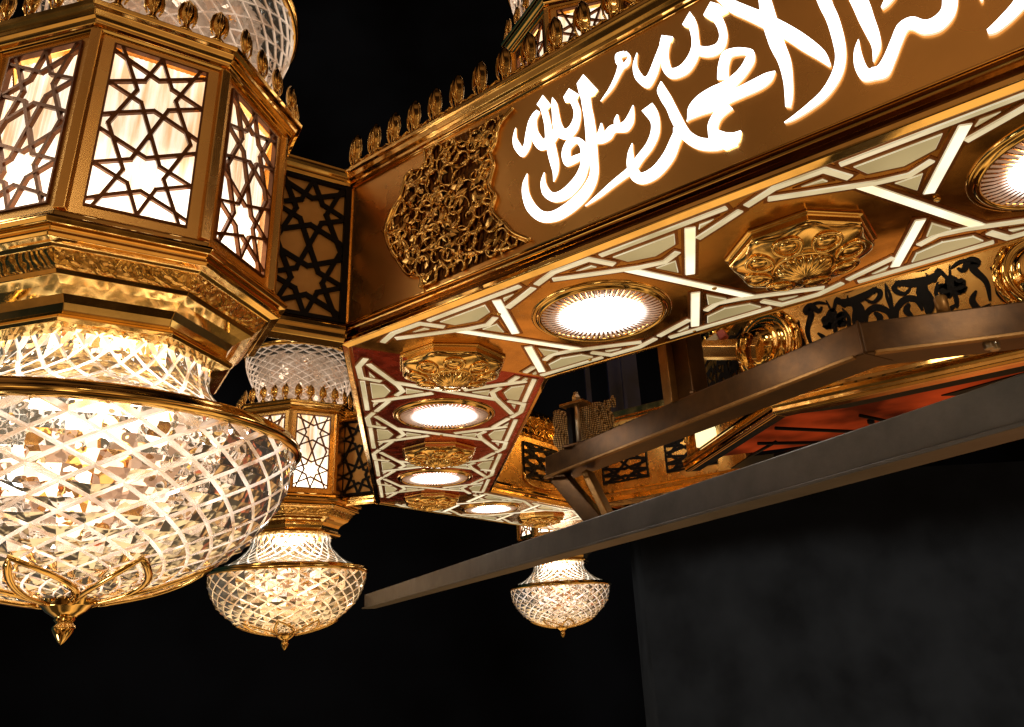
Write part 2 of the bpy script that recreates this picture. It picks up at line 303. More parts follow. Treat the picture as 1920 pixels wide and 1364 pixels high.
M_ROS = gold('rosette_brass', col=(.98, .64, .22), rough=.15, bump=.03, nscale=4, dirt=.2, rvar=.06)
M_SAT = gold('satin_brass', col=(.84, .51, .17), rough=.25, bump=.02, nscale=2, dirt=.16, rvar=.05)
M_SOF = gold('soffit_brass', col=(.82, .44, .11), rough=.16, bump=.03, nscale=2.6, dirt=.45, rvar=.14)
M_RED = gold('soffit_red_reflection', col=(.52, .034, .010), rough=.22, bump=.03, nscale=5, dirt=.25, rvar=.12)  # soffit brass with its red reflection put into the colour
M_EMB = gold('embossed_brass', rough=.16, bump=.1, emboss=.8, escale=16)
M_BAND = gold('chased_brass', rough=.22, bump=.03, emboss=.35, escale=44)
M_DRK = plain('dark_bronze_lattice', (.13, .05, .02), rough=.3, metal=.8)
M_BLK = plain('blackened_recess', (.006, .005, .006), rough=.5, spec=.12)
M_BACK = gold('matte_gold_backing', col=(.72, .36, .08), rough=.5, bump=.02, dirt=.15, metal=.85)
M_LET = emit('lit_lettering', (1, .95, .88), 4.0)
M_LETS = emit('lettering_edge', (1, .70, .42), 1.0)
M_FAS = gold('fascia_brass', col=(.80, .46, .15), rough=.27, bump=.012, nscale=1.6, dirt=.2, rvar=.05, metal=.95)
M_FIL = gold('dark_reflection_gloss', col=(.10, .045, .015), rough=.12, bump=.05)
M_CREAM = emit('glass_inlay_glow', (1, .86, .54), .74, var=.6, nscale=2.2, base=(.42, .34, .20), lo=(.50, .43, .22), rough=.12)  # emission stands in for reflections in the glossy strips
M_WHITE = emit('bright_glass_inlay', (1, .92, .70), 1.25, var=.4, nscale=2.2, base=(.6, .55, .4), lo=(.95, .72, .38), rough=.15)  # stronger painted glow for the crossing bars
M_LIP = gold('inlay_lip', col=(.42, .17, .05), rough=.3)
M_BULB = emit('bulb_white', (1, .95, .86), 14)
M_STEEL = plain('rusty_brown_steel', (.066, .029, .007), rough=.34, metal=.75, nscale=7, var=.4, bump=.2)
M_GREY = plain('dull_galvanised_beam', (.072, .064, .058), rough=.45, metal=.2, nscale=5, var=.35, bump=.25)
M_CRY = crystal('cut_crystal', glow=.05, sparkle=.32, tint=(1, .94, .87), gcol=(1, .68, .42))
M_CRY2 = crystal('frosted_crystal', rough=.05, glow=.12, gcol=(1, .78, .48))
M_CRY3 = crystal('clear_crystal_cup', rough=.03, glow=.03, gcol=(1, .75, .5), tint=(1, .93, .84))

# ---------------------------------------------------------------- dimensions
W, H = 1.182, 1.071                      # ring width and height; each side is 4 m on its centre line
HW = W / 2; T8 = tan(pi / 8); s2 = sqrt(.5)
CEN = Vector((2, 2 * (1 + sqrt(2)), 0))
CORN = [Vector((0, 0, 0)), Vector((-4 * s2, 4 * s2, 0)), Vector((-4 * s2, 4 * s2 + 4, 0))]
OUTD = [(p - CEN).normalized() for p in CORN]

M_DG = gold('drum_gold', col=(.80, .48, .15), rough=.24, bump=.015, nscale=3, metal=.95, dirt=.25)
ring = thing('chandelier_ring', 'huge octagonal gilded chandelier ring with glowing white calligraphy on its side', 'chandelier')
SIDES = [(CORN[0], Vector((1, 0, 0)), Vector((0, 1, 0))),
         (CORN[0], Vector((-s2, s2, 0)), Vector((s2, s2, 0))),
         (CORN[1], Vector((0, 1, 0)), Vector((1, 0, 0)))]
def side_T(k):
    O, e, inw = SIDES[k]
    return lambda u, v, z: O + e * u + inw * v + Vector((0, 0, z))

def sweep_side(mb, T, prof, u0=0.0, u1=4.0, inner=False, mi=0):
    """prof: (offset outward from the wall face, z); mitred at both corners"""
    vs = []; n = len(prof)
    for end in (0, 1):
        for off, z in prof:
            v = (HW + off) if inner else (-HW - off)
            u = (u0 + v * T8) if end == 0 else (u1 - v * T8)
            vs.append(T(u, v, z))
    fs = [(i, (i + 1) % n, n + (i + 1) % n, n + i) for i in range(n)] + [tuple(range(n)), tuple(range(2 * n - 1, n - 1, -1))]
    mb.add(vs, fs, mi=mi)

for k in range(3):
    T = side_T(k)
    # soffit plate, fascia plate, inner wall
    mb = MB(); vv = HW - .012
    mb.plate([(-vv * T8, -vv), (vv * T8, vv), (4 - vv * T8, vv), (4 + vv * T8, -vv)], T, .02, .0)
    mb.build('soffit_panel', M_RED if k == 1 else M_SOF, ring, bevel=0)
    mb = MB(); sweep_side(mb, T, [(0, .10), (0, .985), (-.03, .985), (-.03, .10)])
    mb.build('fascia_panel', M_FAS, ring)
    mb = MB(); sweep_side(mb, T, [(0, .13), (0, .9), (-.03, .9), (-.03, .13)], inner=True)
    mb.build('inner_wall', M_DG, ring)
    # mouldings: bottom (outer), top cornice, inner ones
    mb = MB()
    sweep_side(mb, T, [(.0, .0), (-.03, -.012), (-.05, .0), (-.03, .105), (.004, .118), (.014, .112), (.012, .104), (-.012, .102), (-.012, .080),
                       (.012, .080), (.018, .073), (.012, .066), (-.020, .064), (-.020, .030), (.004, .026), (.006, .004)])
    mb.build('base_moulding', M_POL, ring, bevel=.003)
    mb = MB()
    sweep_side(mb, T, [(-.0105, .1015), (-.0105, .0805), (-.013, .0805), (-.013, .1015)])
    sweep_side(mb, T, [(-.0185, .0635), (-.0185, .0305), (-.021, .0305), (-.021, .0635)])
    mb.build('dark_reflection_strip', M_FIL, ring)  # dark strips stand in for dark reflections in the moulding channels
    mb = MB()
    sweep_side(mb, T, [(-.02, .955), (.008, .955), (.012, .968), (.026, .972), (.028, .99), (.045, .998), (.050, 1.030), (.062, 1.036), (.062, 1.056), (.05, 1.07), (-.1, 1.075), (-.1, .99)])
    mb.build('cornice', M_POL, ring, bevel=.003)
    mb = MB()
    sweep_side(mb, T, [(-.012, -.004), (.012, -.004), (.024, .02), (.016, .05), (.03, .07), (.03, .10), (.01, .135), (-.02, .135)], inner=True)
    mb.build('inner_moulding', M_POL, ring, bevel=.003)
    mb = MB()
    sweep_side(mb, T, [(-.02, .74), (.012, .74), (.02, .77), (.012, .79), (.012, .88), (.04, .90), (.05, .95), (.07, .97), (.07, 1.03), (.05, 1.07), (-.1, 1.07), (-.1, .9)], inner=True)
    mb.build('inner_cornice', M_EMB, ring, bevel=.003)
    # dark top so no light leaks through
    mb = MB(); mb.plate([(-.5 * T8, -.5), (.5 * T8, .5), (4 - .5 * T8, .5), (4 + .5 * T8, -.5)], T, 1.0, .985)
    mb.build('top_plate', M_BLK, ring)

# corner pilaster strips on the fascia ends
for k, (O, e, inw) in ((0, SIDES[0]), (1, SIDES[1])):
    T = side_T(k); mb = MB(); uu = -HW * T8
    mb.plate([(uu, .118), (uu + .03, .118), (uu + .03, .955), (uu, .955)], lambda a, b, d: T(a, -HW - d, b), -.005, .012)
    mb.build('corner_strip', M_SAT, ring, bevel=.004)

# ------------------------------------------------- glass inlay straps in the soffit
w0 = .038
def grp():
    C = []   # (polygon, bright)
    C.append((strip([(-.17, -.335), (.165, .335)], .046), 1))                      # crossing bar over
    C.append((strip([(.205, -.475), (.03, -.095)], .046), 1))
    C.append((strip([(-.03, .095), (-.205, .475)], .046), 1))
    for s in (1, -1):
        P = lambda pts, w=w0: strip([(s * x, s * y) for x, y in pts], w)
        C.append((P([(-.475, -.470), (-.115, -.310), (-.005, -.281), (.080, -.325)], .034), 0))
        C.append((P([(.190, -.372), (.30, -.415), (.415, -.462)], .034), 0))
        C.append((P([(-.56, -.478), (-.43, -.527), (-.248, -.522), (-.185, -.408)], .034), 0))
        C.append((P([(-.195, -.518), (.38, -.518)], .030), 0))
        C.append(([(s * x, s * y) for x, y in [(-.160, -.474), (-.128, -.395), (-.010, -.358), (.100, -.393), (.135, -.474)]], 2))
        C.append(([(s * x, s * y) for x, y in [(-.062, -.262), (.038, -.262), (-.002, -.150)]], 2))
        C.append(([(s * x, s * y) for x, y in [(-.350, -.472), (-.255, -.440), (-.268, -.470)]], 2))
        C.append(([(s * x, s * y) for x, y in [(.225, -.440), (.31, -.474), (.245, -.474)]], 2))
    return C
GR = grp()
for k in range(3):
    T = side_T(k)
    for g in range(4):
        mb = MB(); lip = MB(); uc = g + .5; q = 0
        for poly, kind in GR:
            pl = [(uc + x, y) for x, y in poly]
            pl = clip(pl, 1, -T8, -.045); pl = clip(pl, -1, -T8, 4 - .045)
            if len(pl) < 3: continue
            q += 1; d = .0003 * q
            cx = sum(p[0] for p in pl) / len(pl); cy = sum(p[1] for p in pl) / len(pl)
            mb.plate(pl, T, .001, -.006 - d, mi={0: 0, 1: 1, 2: 2}[kind])
            gx, gy = (.012, .012)
            big = []; m_ = len(pl); A_ = sum(pl[i_][0] * pl[(i_ + 1) % m_][1] - pl[(i_ + 1) % m_][0] * pl[i_][1] for i_ in range(m_)); sg = 1 if A_ > 0 else -1
            for i_ in range(m_):
                p0, p1, p2 = Vector(pl[i_ - 1]), Vector(pl[i_]), Vector(pl[(i_ + 1) % m_])
                a_ = (p1 - p0).normalized(); b_ = (p2 - p1).normalized(); na = Vector((a_.y, -a_.x)) * sg; nb_ = Vector((b_.y, -b_.x)) * sg
                nn_ = na + nb_; nn_ = nn_.normalized() if nn_.length > .2 else na
                big.append(tuple(p1 + nn_ * .014 / max(.5, nn_.dot(na))))
            lip.plate(big, T, .001, -.0022 - d * .3)
        gi = mb.build('glass_inlay', [M_CREAM, M_CREAM if k == 1 else M_WHITE, M_CREAM2B, M_EDGE], ring, bevel=.0048, seg=1); gi.modifiers[0].material = 3
        lip.build('inlay_lip', M_LIP, gi)

# --------------------------------------------------------- calligraphy on side 1
def stroke_poly(L, sub=6):
    P = spline(L, sub)
    return P
for i, (kind, L) in enumerate(CALLI):
    mb = MB(); y0 = -HW - .0005; y1 = -HW - .006 - .0002 * i
    if kind == 'p':
        mb.plate(L, lambda a, b, d: Vector((a, d, b)), y0, y1, mi=0)
    else:
        P = spline(L, 6); n = len(P)
        vs = []; fs = []; mis = []
        for a, b, c, d in P: vs += [(a, y1, b), (c, y1, d), (a, y0, b), (c, y0, d)]
        front = [(4 * j, 4 * j + 1, 4 * j + 5, 4 * j + 4) for j in range(n - 1)]
        sidef = [(4 * j, 4 * j + 4, 4 * j + 6, 4 * j + 2) for j in range(n - 1)] + [(4 * j + 1, 4 * j + 3, 4 * j + 7, 4 * j + 5) for j in range(n - 1)]
        sidef += [(0, 2, 3, 1), (4 * n - 4, 4 * n - 3, 4 * n - 1, 4 * n - 2)]
        mb.add(vs, front, mi=0); o = len(mb.v) - len(vs)
        backf = [(4 * j + 2, 4 * j + 6, 4 * j + 7, 4 * j + 3) for j in range(n - 1)]
        for f in sidef + backf: mb.f.append([t + o for t in f]); mb.sm.append(False); mb.mi.append(1)
    mb.build('calligraphy_stroke', [M_LET, M_LETS], ring, recalc=False)

# --------------------------------------------------------- arabesque relief
OUT = [(.953, .912), (.863, .856), (.833, .762), (.804, .717), (.819, .637), (.789, .537), (.821, .46), (.801, .39), (.864, .295), (.918, .221), (1.009, .149)]
OUL = [(.336, .137), (.336, .2), (.248, .239), (.165, .357), (.133, .402), (.076, .551), (.125, .67), (.177, .719), (.238, .852), (.361, .84), (.361, .945)]
def inside(x, y, P):
    c = False; j = len(P) - 1
    for i in range(len(P)):
        if (P[i][1] > y) != (P[j][1] > y) and x < (P[j][0] - P[i][0]) * (y - P[i][1]) / (P[j][1] - P[i][1]) + P[i][0]: c = not c
        j = i
    return c
yf = -HW
RP = OUT + OUL
mb = MB()
for Ls in (OUT, OUL):
    mb.tube([(x, yf - .010, z) for x, z in spline(Ls, 6)], .015, 6, flat=.7)
    mb.tube([(x + (.030 if Ls is OUL else -.022), yf - .008, z) for x, z in spline(Ls, 6)], .006, 6)
mb.build('relief_border', M_POL, ring)
mb = MB(); rr = random.Random(11)
rows = 0
zc = .17
while zc < .93:
    xc = .10 + (.05 if rows % 2 else 0)
    while xc < 1.0:
        cx = xc + rr.uniform(-.018, .018); cz = zc + rr.uniform(-.018, .018)
        if inside(cx, cz, RP):
            hand = rr.choice((-1, 1)); a0 = rr.uniform(0, 2 * pi); R0 = rr.uniform(.060, .088)
            pts = []
            for q in range(22):
                t = q / 21; a = a0 + hand * t * 3.9 * pi / 2; r = R0 * (1 - .80 * t)
                pts.append((cx + r * cos(a), yf - .007 - .007 * sin(pi * t) - rr.uniform(0, .002), cz + r * sin(a)))
            pts = [p for p in pts if inside(p[0], p[2], RP)]
            if len(pts) > 5:
                m_ = len(pts)
                mb.tube(pts, [.004 + .0085 * sin(pi * min(1, (q + 1) / m_)) for q in range(m_)], 6, flat=.6)
                # leaf off the scroll
                b = Vector(pts[m_ // 3]); an = a0 + hand * 1.9
                mb.tube([b + Vector((cos(an) * s_, -.004 * s_ / .05, sin(an) * s_)) for s_ in (0, .015, .03, .045)], [.004, .011, .008, .001], 6, flat=.7)
        xc += .098
    zc += .080; rows += 1
mb.build('arabesque_relief', M_POL, ring)
mb = MB()
for q in range(230):
    cx, cz = rr.uniform(.08, 1.0), rr.uniform(.14, .95)
    if not inside(cx, cz, RP): continue
    ln_, wd_ = rr.uniform(.022, .046), rr.uniform(.009, .017); an = rr.uniform(0, 2 * pi)
    ex = Vector((cos(an), rr.uniform(-.35, .35), sin(an))).normalized(); ey = ex.cross(Vector((rr.uniform(-.4, .4), 1, rr.uniform(-.4, .4)))).normalized()
    c = Vector((cx, yf - .012 - rr.uniform(0, .008), cz))
    vs = [c + ex * (ln_ * x) + ey * (wd_ * y) + Vector((0, -.006 * z, 0)) for x, y, z in ((-1, 0, 0), (-.4, .8, .4), (.3, 1, .4), (1, .25, 0), (.3, -.7, .4), (-.4, -.9, .4), (0, 0, 1))]
    if not all(inside(v.x, v.z, RP) for v in vs): continue
    mb.add(vs, [(0, 1, 6), (1, 2, 6), (2, 3, 6), (3, 4, 6), (4, 5, 6), (5, 0, 6)])
mb.build('relief_leaves', M_ROS, ring)
mb = MB(); mb.plate(spline(OUT, 3) + spline(OUL, 3), lambda a, b, d: Vector((a, d, b)), yf - .0005, yf - .003)
mb.build('relief_ground', gold('relief_ground_dark', col=(.16, .07, .018), rough=.3, emboss=.4, escale=40), ring)  # dark sheet puts shade into the gaps between the scrolls

# --------------------------------------------------------- crest on side 1
def crest_mesh(mat):
    mb = MB()
    mb.lathe([(.000, -.005), (.048, 0), (.050, .012), (.030, .030), (.020, .048), (.024, .062), (.044, .082), (.056, .115), (.056, .150), (.044, .185), (.024, .212), (.008, .228), (0, .232)], 16, rib=4, ribd=.16, ribz=(4, 11))
    mb.v = [(x, y * .55, z) for x, y, z in mb.v]
    # raised petals at the sides and a central rib
    for s in (-1, 1):
        mb.tube([(s * .040, -.012, .03), (s * .058, -.016, .07), (s * .064, -.014, .12), (s * .054, -.012, .17), (s * .034, -.01, .20)], [.006, .010, .010, .008, .004], 6)
        mb.tube([(s * .012, -.030, .07), (s * .026, -.034, .12), (s * .014, -.026, .18)], [.004, .006, .003], 5)
    mb.tube([(0, -.026, .02), (0, -.036, .12), (0, -.026, .2)], [.004, .007, .003], 5)
    return mb
cr0 = crest_mesh(None).build('crest_finial', M_POL, ring, loc=(-.19, -HW - .005, 1.078)); cr0.scale = (.68, .85, 1.08)
for i in range(1, 28):
    c = cr0.copy(); COL.objects.link(c); c.parent = ring; c.location = (-.19 + .1565 * i, -HW - .005, 1.078)
mb = MB(); T = side_T(0)
sweep_side(mb, T, [(.0, 1.070), (.042, 1.070), (.040, 1.086), (.030, 1.098), (.0, 1.10)])
for i in range(27):
    x = -.19 + .1565 * (i + .5)
    mb.tube([(x - .06, -HW - .02, 1.10), (x - .035, -HW - .022, 1.118), (x, -HW - .024, 1.102), (x + .035, -HW - .022, 1.118), (x + .06, -HW - .02, 1.10)], .007, 5)
mb.build('crest_rail', M_EMB, ring)

# --------------------------------------------------------- downlights
def make_downlight():
    t = thing('downlight', 'x', 'downlight')
    mb = MB()
    mb.lathe([(.300, -.002), (.303, -.016), (.312, -.024), (.322, -.020), (.326, -.010), (.338, -.008), (.346, -.012), (.352, -.006), (.354, .0)], 72)
    mb.build('trim_ring', M_POL, t)
    mb = MB(); n = 60; rr = random.Random(2)
    for i in range(n):
        a0, a1, a2 = 2 * pi * i / n, 2 * pi * (i + .52) / n, 2 * pi * (i + 1) / n
        ri = rr.uniform(.195, .222)
        for (b, c, mi_, z_) in ((a0, a1, 0, -.012), (a1, a2, 1, -.005)):
            r_in = .17 if mi_ == 0 else ri
            P_ = [(r * cos(t_), r * sin(t_), z) for t_ in (b, (b + c) / 2, c) for r, z in ((.302, z_ - (.004 if t_ == (b + c) / 2 else 0)), (.26, z_ - .005 - (.006 if t_ == (b + c) / 2 else 0)), (r_in, -.015))]
            mb.add(P_, [(0, 1, 4, 3), (1, 2, 5, 4), (3, 4, 7, 6), (4, 5, 8, 7)], mi=mi_)
    mb.build('fluted_lens', [M_LENS, M_LENSD], t)
    mb = MB(); mb.lathe([(.212, -.012), (.19, -.0175), (.14, -.026), (.07, -.030), (.0, -.031)], 56)
    mb.build('bulb', M_BULB, t)
    return t
m, nt, out = new_mat('fluted_glass_lens'); L_ = nt.links.new
tc = N(nt, 'ShaderNodeTexCoord'); ln = N(nt, 'ShaderNodeVectorMath'); ln.operation = 'LENGTH'; L_(tc.outputs['Object'], ln.inputs[0])
cr = ramp(nt, [(.0, (1, .95, .88)), (.218, (1, .92, .82)), (.245, (.75, .52, .36)), (.30, (.50, .27, .15))], ln.outputs['Value'])
pp = N(nt, 'ShaderNodeBsdfPrincipled', Roughness=.18); pp.inputs['Base Color'].default_value = (.5, .33, .25, 1)
st = ramp(nt, [(.2, (1, 1, 1)), (.222, (.5, .5, .5)), (.24, (.16, .16, .16)), (.3, (.09, .09, .09))], ln.outputs['Value'])
ml = N(nt, 'ShaderNodeMath'); ml.operation = 'MULTIPLY'; ml.inputs[1].default_value = 3.2; L_(st.outputs[0], ml.inputs[0])
L_(cr.outputs[0], pp.inputs['Emission Color']); L_(ml.outputs[0], pp.inputs['Emission Strength']); L_(pp.outputs[0], out.inputs[0]); M_LENS = m

DL = [(0, 1, 'large round downlight with fluted glass rim nearest the calligraphy corner, on the near soffit'),
      (0, 3, 'round downlight cut by the right edge of the photo'),
      (1, 1, 'round downlight between the corner rosette and the middle rosette of the red soffit'),
      (1, 3, 'smaller round downlight beyond the middle rosette of the red soffit'),
      (2, 1, 'small flat looking round downlight on the farthest soffit panel'),
      (2, 3, 'round downlight at the hidden far end of the farthest soffit')]
d0 = make_downlight()
for i, (k, u, lab) in enumerate(DL):
    if k == 2 and u == 3: continue
    o = d0 if i == 0 else copy_tree(d0)
    o.location = side_T(k)(u, 0, 0); tag(o, lab, 'downlight', 'round downlights in the ring soffit')

# --------------------------------------------------------- rosettes
def make_rosette():
    t = thing('rosette', 'x', 'rosette')
    mb = MB()
    ph = pi / 8
    mb.lathe([(.0, .0), (.318, .0), (.318, -.012), (.302, -.016), (.302, -.050), (.290, -.054), (.285, -.060), (.0, -.060)], 8, ph, False)
    mb.build('octagonal_base', M_ROS, t, bevel=.003)
    # scalloped dish
    n = 128; vs = []; fs = []
    prof = [(1.0, -.058), (.985, -.068), (.93, -.078), (.80, -.094), (.62, -.108), (.46, -.112), (.43, -.106)]
    for r, z in prof:
        for i in range(n):
            a = 2 * pi * i / n
            sc = .262 + .030 * (abs(cos(4 * (a - ph))) ** 2.2)
            # petals: eight raised bosses
            lob = abs(cos(4 * a)); zz = z
            if .5 < r < .97: zz -= .008 * max(0, (lob - .45)) / .55 * sin(pi * (r - .5) / .47)
            vs.append((r * sc * cos(a), r * sc * sin(a), zz))
    for k in range(len(prof) - 1):
        for i in range(n): j = (i + 1) % n; fs.append((k * n + i, k * n + j, (k + 1) * n + j, (k + 1) * n + i))
    mb = MB(); mb.add(vs, fs, True); dish = mb.build('petal_dish', M_ROS, t)
    for i in range(8):
        a = i * pi / 4; mb = MB(); pts = []
        for q in range(20):
            t_ = 2 * pi * q / 20
            x = .196 + .054 * cos(t_); y = .056 * sin(t_) * (1 + .22 * cos(t_))
            z = -.106 + .014 * (x - .196) / .054
            pts.append((x * cos(a) - y * sin(a), x * sin(a) + y * cos(a), z))
        mb.tube(pts, .0085, 8, closed=True)
        mb.lathe([(.043, -.096), (.038, -.106), (.026, -.112), (.012, -.115), (0, -.1155)], 20, c=(.197 * cos(a), .197 * sin(a)))
        mb.build('petal', M_ROS, dish)
    mb = MB(); mb.lathe([(.128, -.100), (.132, -.110), (.124, -.118), (.114, -.116), (.110, -.110)], 64)
    mb.lathe([(.108, -.108), (.104, -.122), (.086, -.141), (.054, -.157), (.022, -.164), (0, -.166)], 144, rib=20, ribd=.11, ribz=(0, 4))
    mb.build('fluted_button', M_ROS, t)
    return t
RS = [(0, 0, 'gold octagonal rosette at the near corner where the red soffit begins'),
      (0, 2, 'largest gold octagonal rosette, on the brown gold soffit under the calligraphy'),
      (1, 2, 'gold octagonal rosette midway along the red soffit between two downlights'),
      (1, 4, 'gold octagonal rosette at the far end corner of the red soffit'),
      (2, 2, 'dark edged rosette on the farthest soffit just above the grey beam')]
r0 = make_rosette()
for i, (k, u, lab) in enumerate(RS):
    o = r0 if i == 0 else copy_tree(r0)
    o.location = side_T(k)(u, 0, -.001); o.scale = (1, 1, .84)
    tag(o, lab, 'rosette', 'gold rosettes on the ring soffit')
# screws on the soffit
for k, u, v in ((0, 1.56, .11), (0, .62, -.35), (0, .62, .5), (0, 2.55, -.03), (0, 1.27, .52), (1, 1.5, .0), (1, 2.5, .0)):
    mb = MB(); mb.lathe([(.013, 0), (.013, -.006), (.008, -.011), (0, -.012)], 10); mb.build('screw', M_POL, ring, loc=side_T(k)(u, v, -.002))

# --------------------------------------------------------- lattice pattern
def lattice_segments(w, h):
    """eight-fold star pattern, two cells tall; returns polylines in a w x h panel"""
    B = lambda k: (.4 * cos(k * pi / 4), .4 * sin(k * pi / 4))
    Mk = lambda k: (cos(k * pi / 4), sin(k * pi / 4))
    S = []
    for k in range(8): S.append([Mk(k - 1), B(k), Mk(k + 1)])
    for sx in (1, -1):
        for sy in (1, -1):
            S.append([(sx * .707, sy * .707), (sx * 1, sy * .834)]); S.append([(sx * .707, sy * .707), (sx * .834, sy * 1)])
    out = []
    for cy in (-.5, .5):
        for s in S:
            out.append([(x * w / 2, cy * h / 2 + y * h / 4) for x, y in s])
    return out
def lattice_mb(w, h, bw, d, frame=.018):
    mb = MB(); q = 0
    for s in lattice_segments(w, h):
        for a, b in zip(s, s[1:]):
            q += 1; dx, dy = b[0] - a[0], b[1] - a[1]; l = hypot(dx, dy); ex, ey = dx / l * bw * .35, dy / l * bw * .35
            P = strip([(a[0] - ex, a[1] - ey), (b[0] + ex, b[1] + ey)], bw)
            P = [(max(-w / 2, min(w / 2, x)), max(-h / 2, min(h / 2, y))) for x, y in P]
            dd = .00012 * (q % 17)
            mb.plate(P, lambda x, y, z: (x, y, z), 0, d + dd)
    f = frame
    for P in ([(-w / 2, -h / 2), (w / 2, -h / 2), (w / 2, -h / 2 + f), (-w / 2, -h / 2 + f)], [(-w / 2, h / 2 - f), (w / 2, h / 2 - f), (w / 2, h / 2), (-w / 2, h / 2)],
              [(-w / 2, -h / 2 + f), (-w / 2 + f, -h / 2 + f), (-w / 2 + f, h / 2 - f), (-w / 2, h / 2 - f)], [(w / 2 - f, -h / 2 + f), (w / 2, -h / 2 + f), (w / 2, h / 2 - f), (w / 2 - f, h / 2 - f)]):
        mb.plate(P, lambda x, y, z: (x, y, z), -.004, d + .0035)
    return mb
def stand(mb, c, nrm):                   # local (x, y, depth) -> upright panel facing nrm at c
    nrm = Vector(nrm).normalized(); tx = Vector((-nrm.y, nrm.x, 0)); c = Vector(c)
    mb.v = [tuple(c + tx * x + Vector((0, 0, 1)) * y + nrm * z) for x, y, z in mb.v]
    return mb

# rippled glowing glass behind the lantern lattices: hot spot low in the panel
def panel_glass(name, k=1.0):
    m, nt, out = new_mat(name); L = nt.links.new
    tc = N(nt, 'ShaderNodeTexCoord'); mp = N(nt, 'ShaderNodeMapping'); mp.inputs['Scale'].default_value = (26, 26, 2.2)
    L(tc.outputs['Object'], mp.inputs[0]); n1 = N(nt, 'ShaderNodeTexNoise', Scale=1.0, Detail=3.0); L(mp.outputs[0], n1.inputs['Vector'])
    sx = N(nt, 'ShaderNodeSeparateXYZ'); L(tc.outputs['Object'], sx.inputs[0])
    z = ramp(nt, [(.0, (1, 1, 1)), (.13, (1, 1, 1)), (.30, (.85, .85, .85)), (.55, (.28, .28, .28)), (.8, (.30, .30, .30)), (.97, (.42, .42, .42))], sx.outputs[2])
    c = ramp(nt, [(.36, (.80, .48, .24)), (.5, (1, .80, .55)), (.66, (1, .93, .80))], n1.outputs[0])
    m1 = N(nt, 'ShaderNodeMath'); m1.operation = 'MULTIPLY'; m1.inputs[1].default_value = 3.6 * k; L(z.outputs[0], m1.inputs[0])
    p = N(nt, 'ShaderNodeBsdfPrincipled', Roughness=.2); p.inputs['Base Color'].default_value = (.6, .5, .4, 1)
    L(c.outputs[0], p.inputs['Emission Color']); L(m1.outputs[0], p.inputs['Emission Strength']); L(p.outputs[0], out.inputs[0])
    return m
M_PG = panel_glass('rippled_lantern_glass'); 

# --------------------------------------------------------- lanterns
RJ = random.Random(21)
def diamond_shell(profile, N_, rows, depth, inset=.80, pil=.6):
    """cut-crystal shell: rows of lozenges, each with a raised flat; profile(t) -> (r, z)"""
    mb = MB()
    def P(i, j, off=0.0):
        t = j / (2 * rows); r, z = profile(t); r2, z2 = profile(min(1, t + .01)); r1, z1 = profile(max(0, t - .01))
        nx, nz = (z1 - z2), (r2 - r1); l = hypot(nx, nz) or 1; nx /= l; nz /= l      # outward normal in (r, z)
        a = pi * i / N_
        rr = r + nx * off; return Vector((rr * cos(a), rr * sin(a), z + nz * off))
    for j in range(-1, 2 * rows):
        for i in range((j + 1) % 2, 2 * N_, 2):
            a, b, c, d = (i, max(j, 0)), (i + 1, j + 1), (i, min(j + 2, 2 * rows)), (i - 1, j + 1)
            if j + 1 > 2 * rows: continue
            q = [P(*x) for x in (a, b, c, d)]
            ctr = P(i, min(max(j + 1, 0), 2 * rows), depth)
            sh = sum(q, Vector()) / 4
            top = [ctr + (p - sh) * inset for p in q]
            pk = sum(top, Vector()) / 4 + (ctr - sh) * pil + Vector((RJ.uniform(-.006, .006), RJ.uniform(-.006, .006), RJ.uniform(-.006, .006)))
            mb.add(q + top + [pk], [(0, 1, 5, 4), (1, 2, 6, 5), (2, 3, 7, 6), (3, 0, 4, 7)], mi=1); o_ = len(mb.v) - 9
            for u_ in range(4): mb.f.append([o_ + 4 + u_, o_ + 4 + (u_ + 1) % 4, o_ + 8]); mb.sm.append(False); mb.mi.append(0)
    return mb
def interp(tab):
    ss = [0]
    for a, b in zip(tab, tab[1:]): ss.append(ss[-1] + hypot(b[0] - a[0], b[1] - a[1]))
    def f(t):
        s = max(0, min(1, t)) * ss[-1]
        for k in range(len(tab) - 1):
            if s <= ss[k + 1] + 1e-9:
                q = (s - ss[k]) / (ss[k + 1] - ss[k]); return tuple(a + (b - a) * q for a, b in zip(tab[k], tab[k + 1]))
        return tab[-1]
    return f
BOWL = [(0.795, -.675), (0.783, -.75), (0.758, -.84), (0.719, -.92), (0.661, -1.0), (0.583, -1.075), (0.486, -1.14), (0.374, -1.19), (0.253, -1.225), (0.126, -1.248), (0.083, -1.252)]
NECK = [(.405, -.285), (.400, -.33), (.412, -.38), (.44, -.43), (.485, -.48), (.545, -.53), (.62, -.575), (.70, -.61), (.775, -.64)]
CUP = [(.42, 1.09), (.42, 1.14), (.44, 1.20), (.48, 1.30), (.53, 1.40), (.58, 1.50), (.62, 1.60), (.645, 1.69), (.65, 1.77)]
BS, NS, CS = interp(spline(BOWL, 4)), interp(spline(NECK, 4)), interp(spline(CUP, 4))

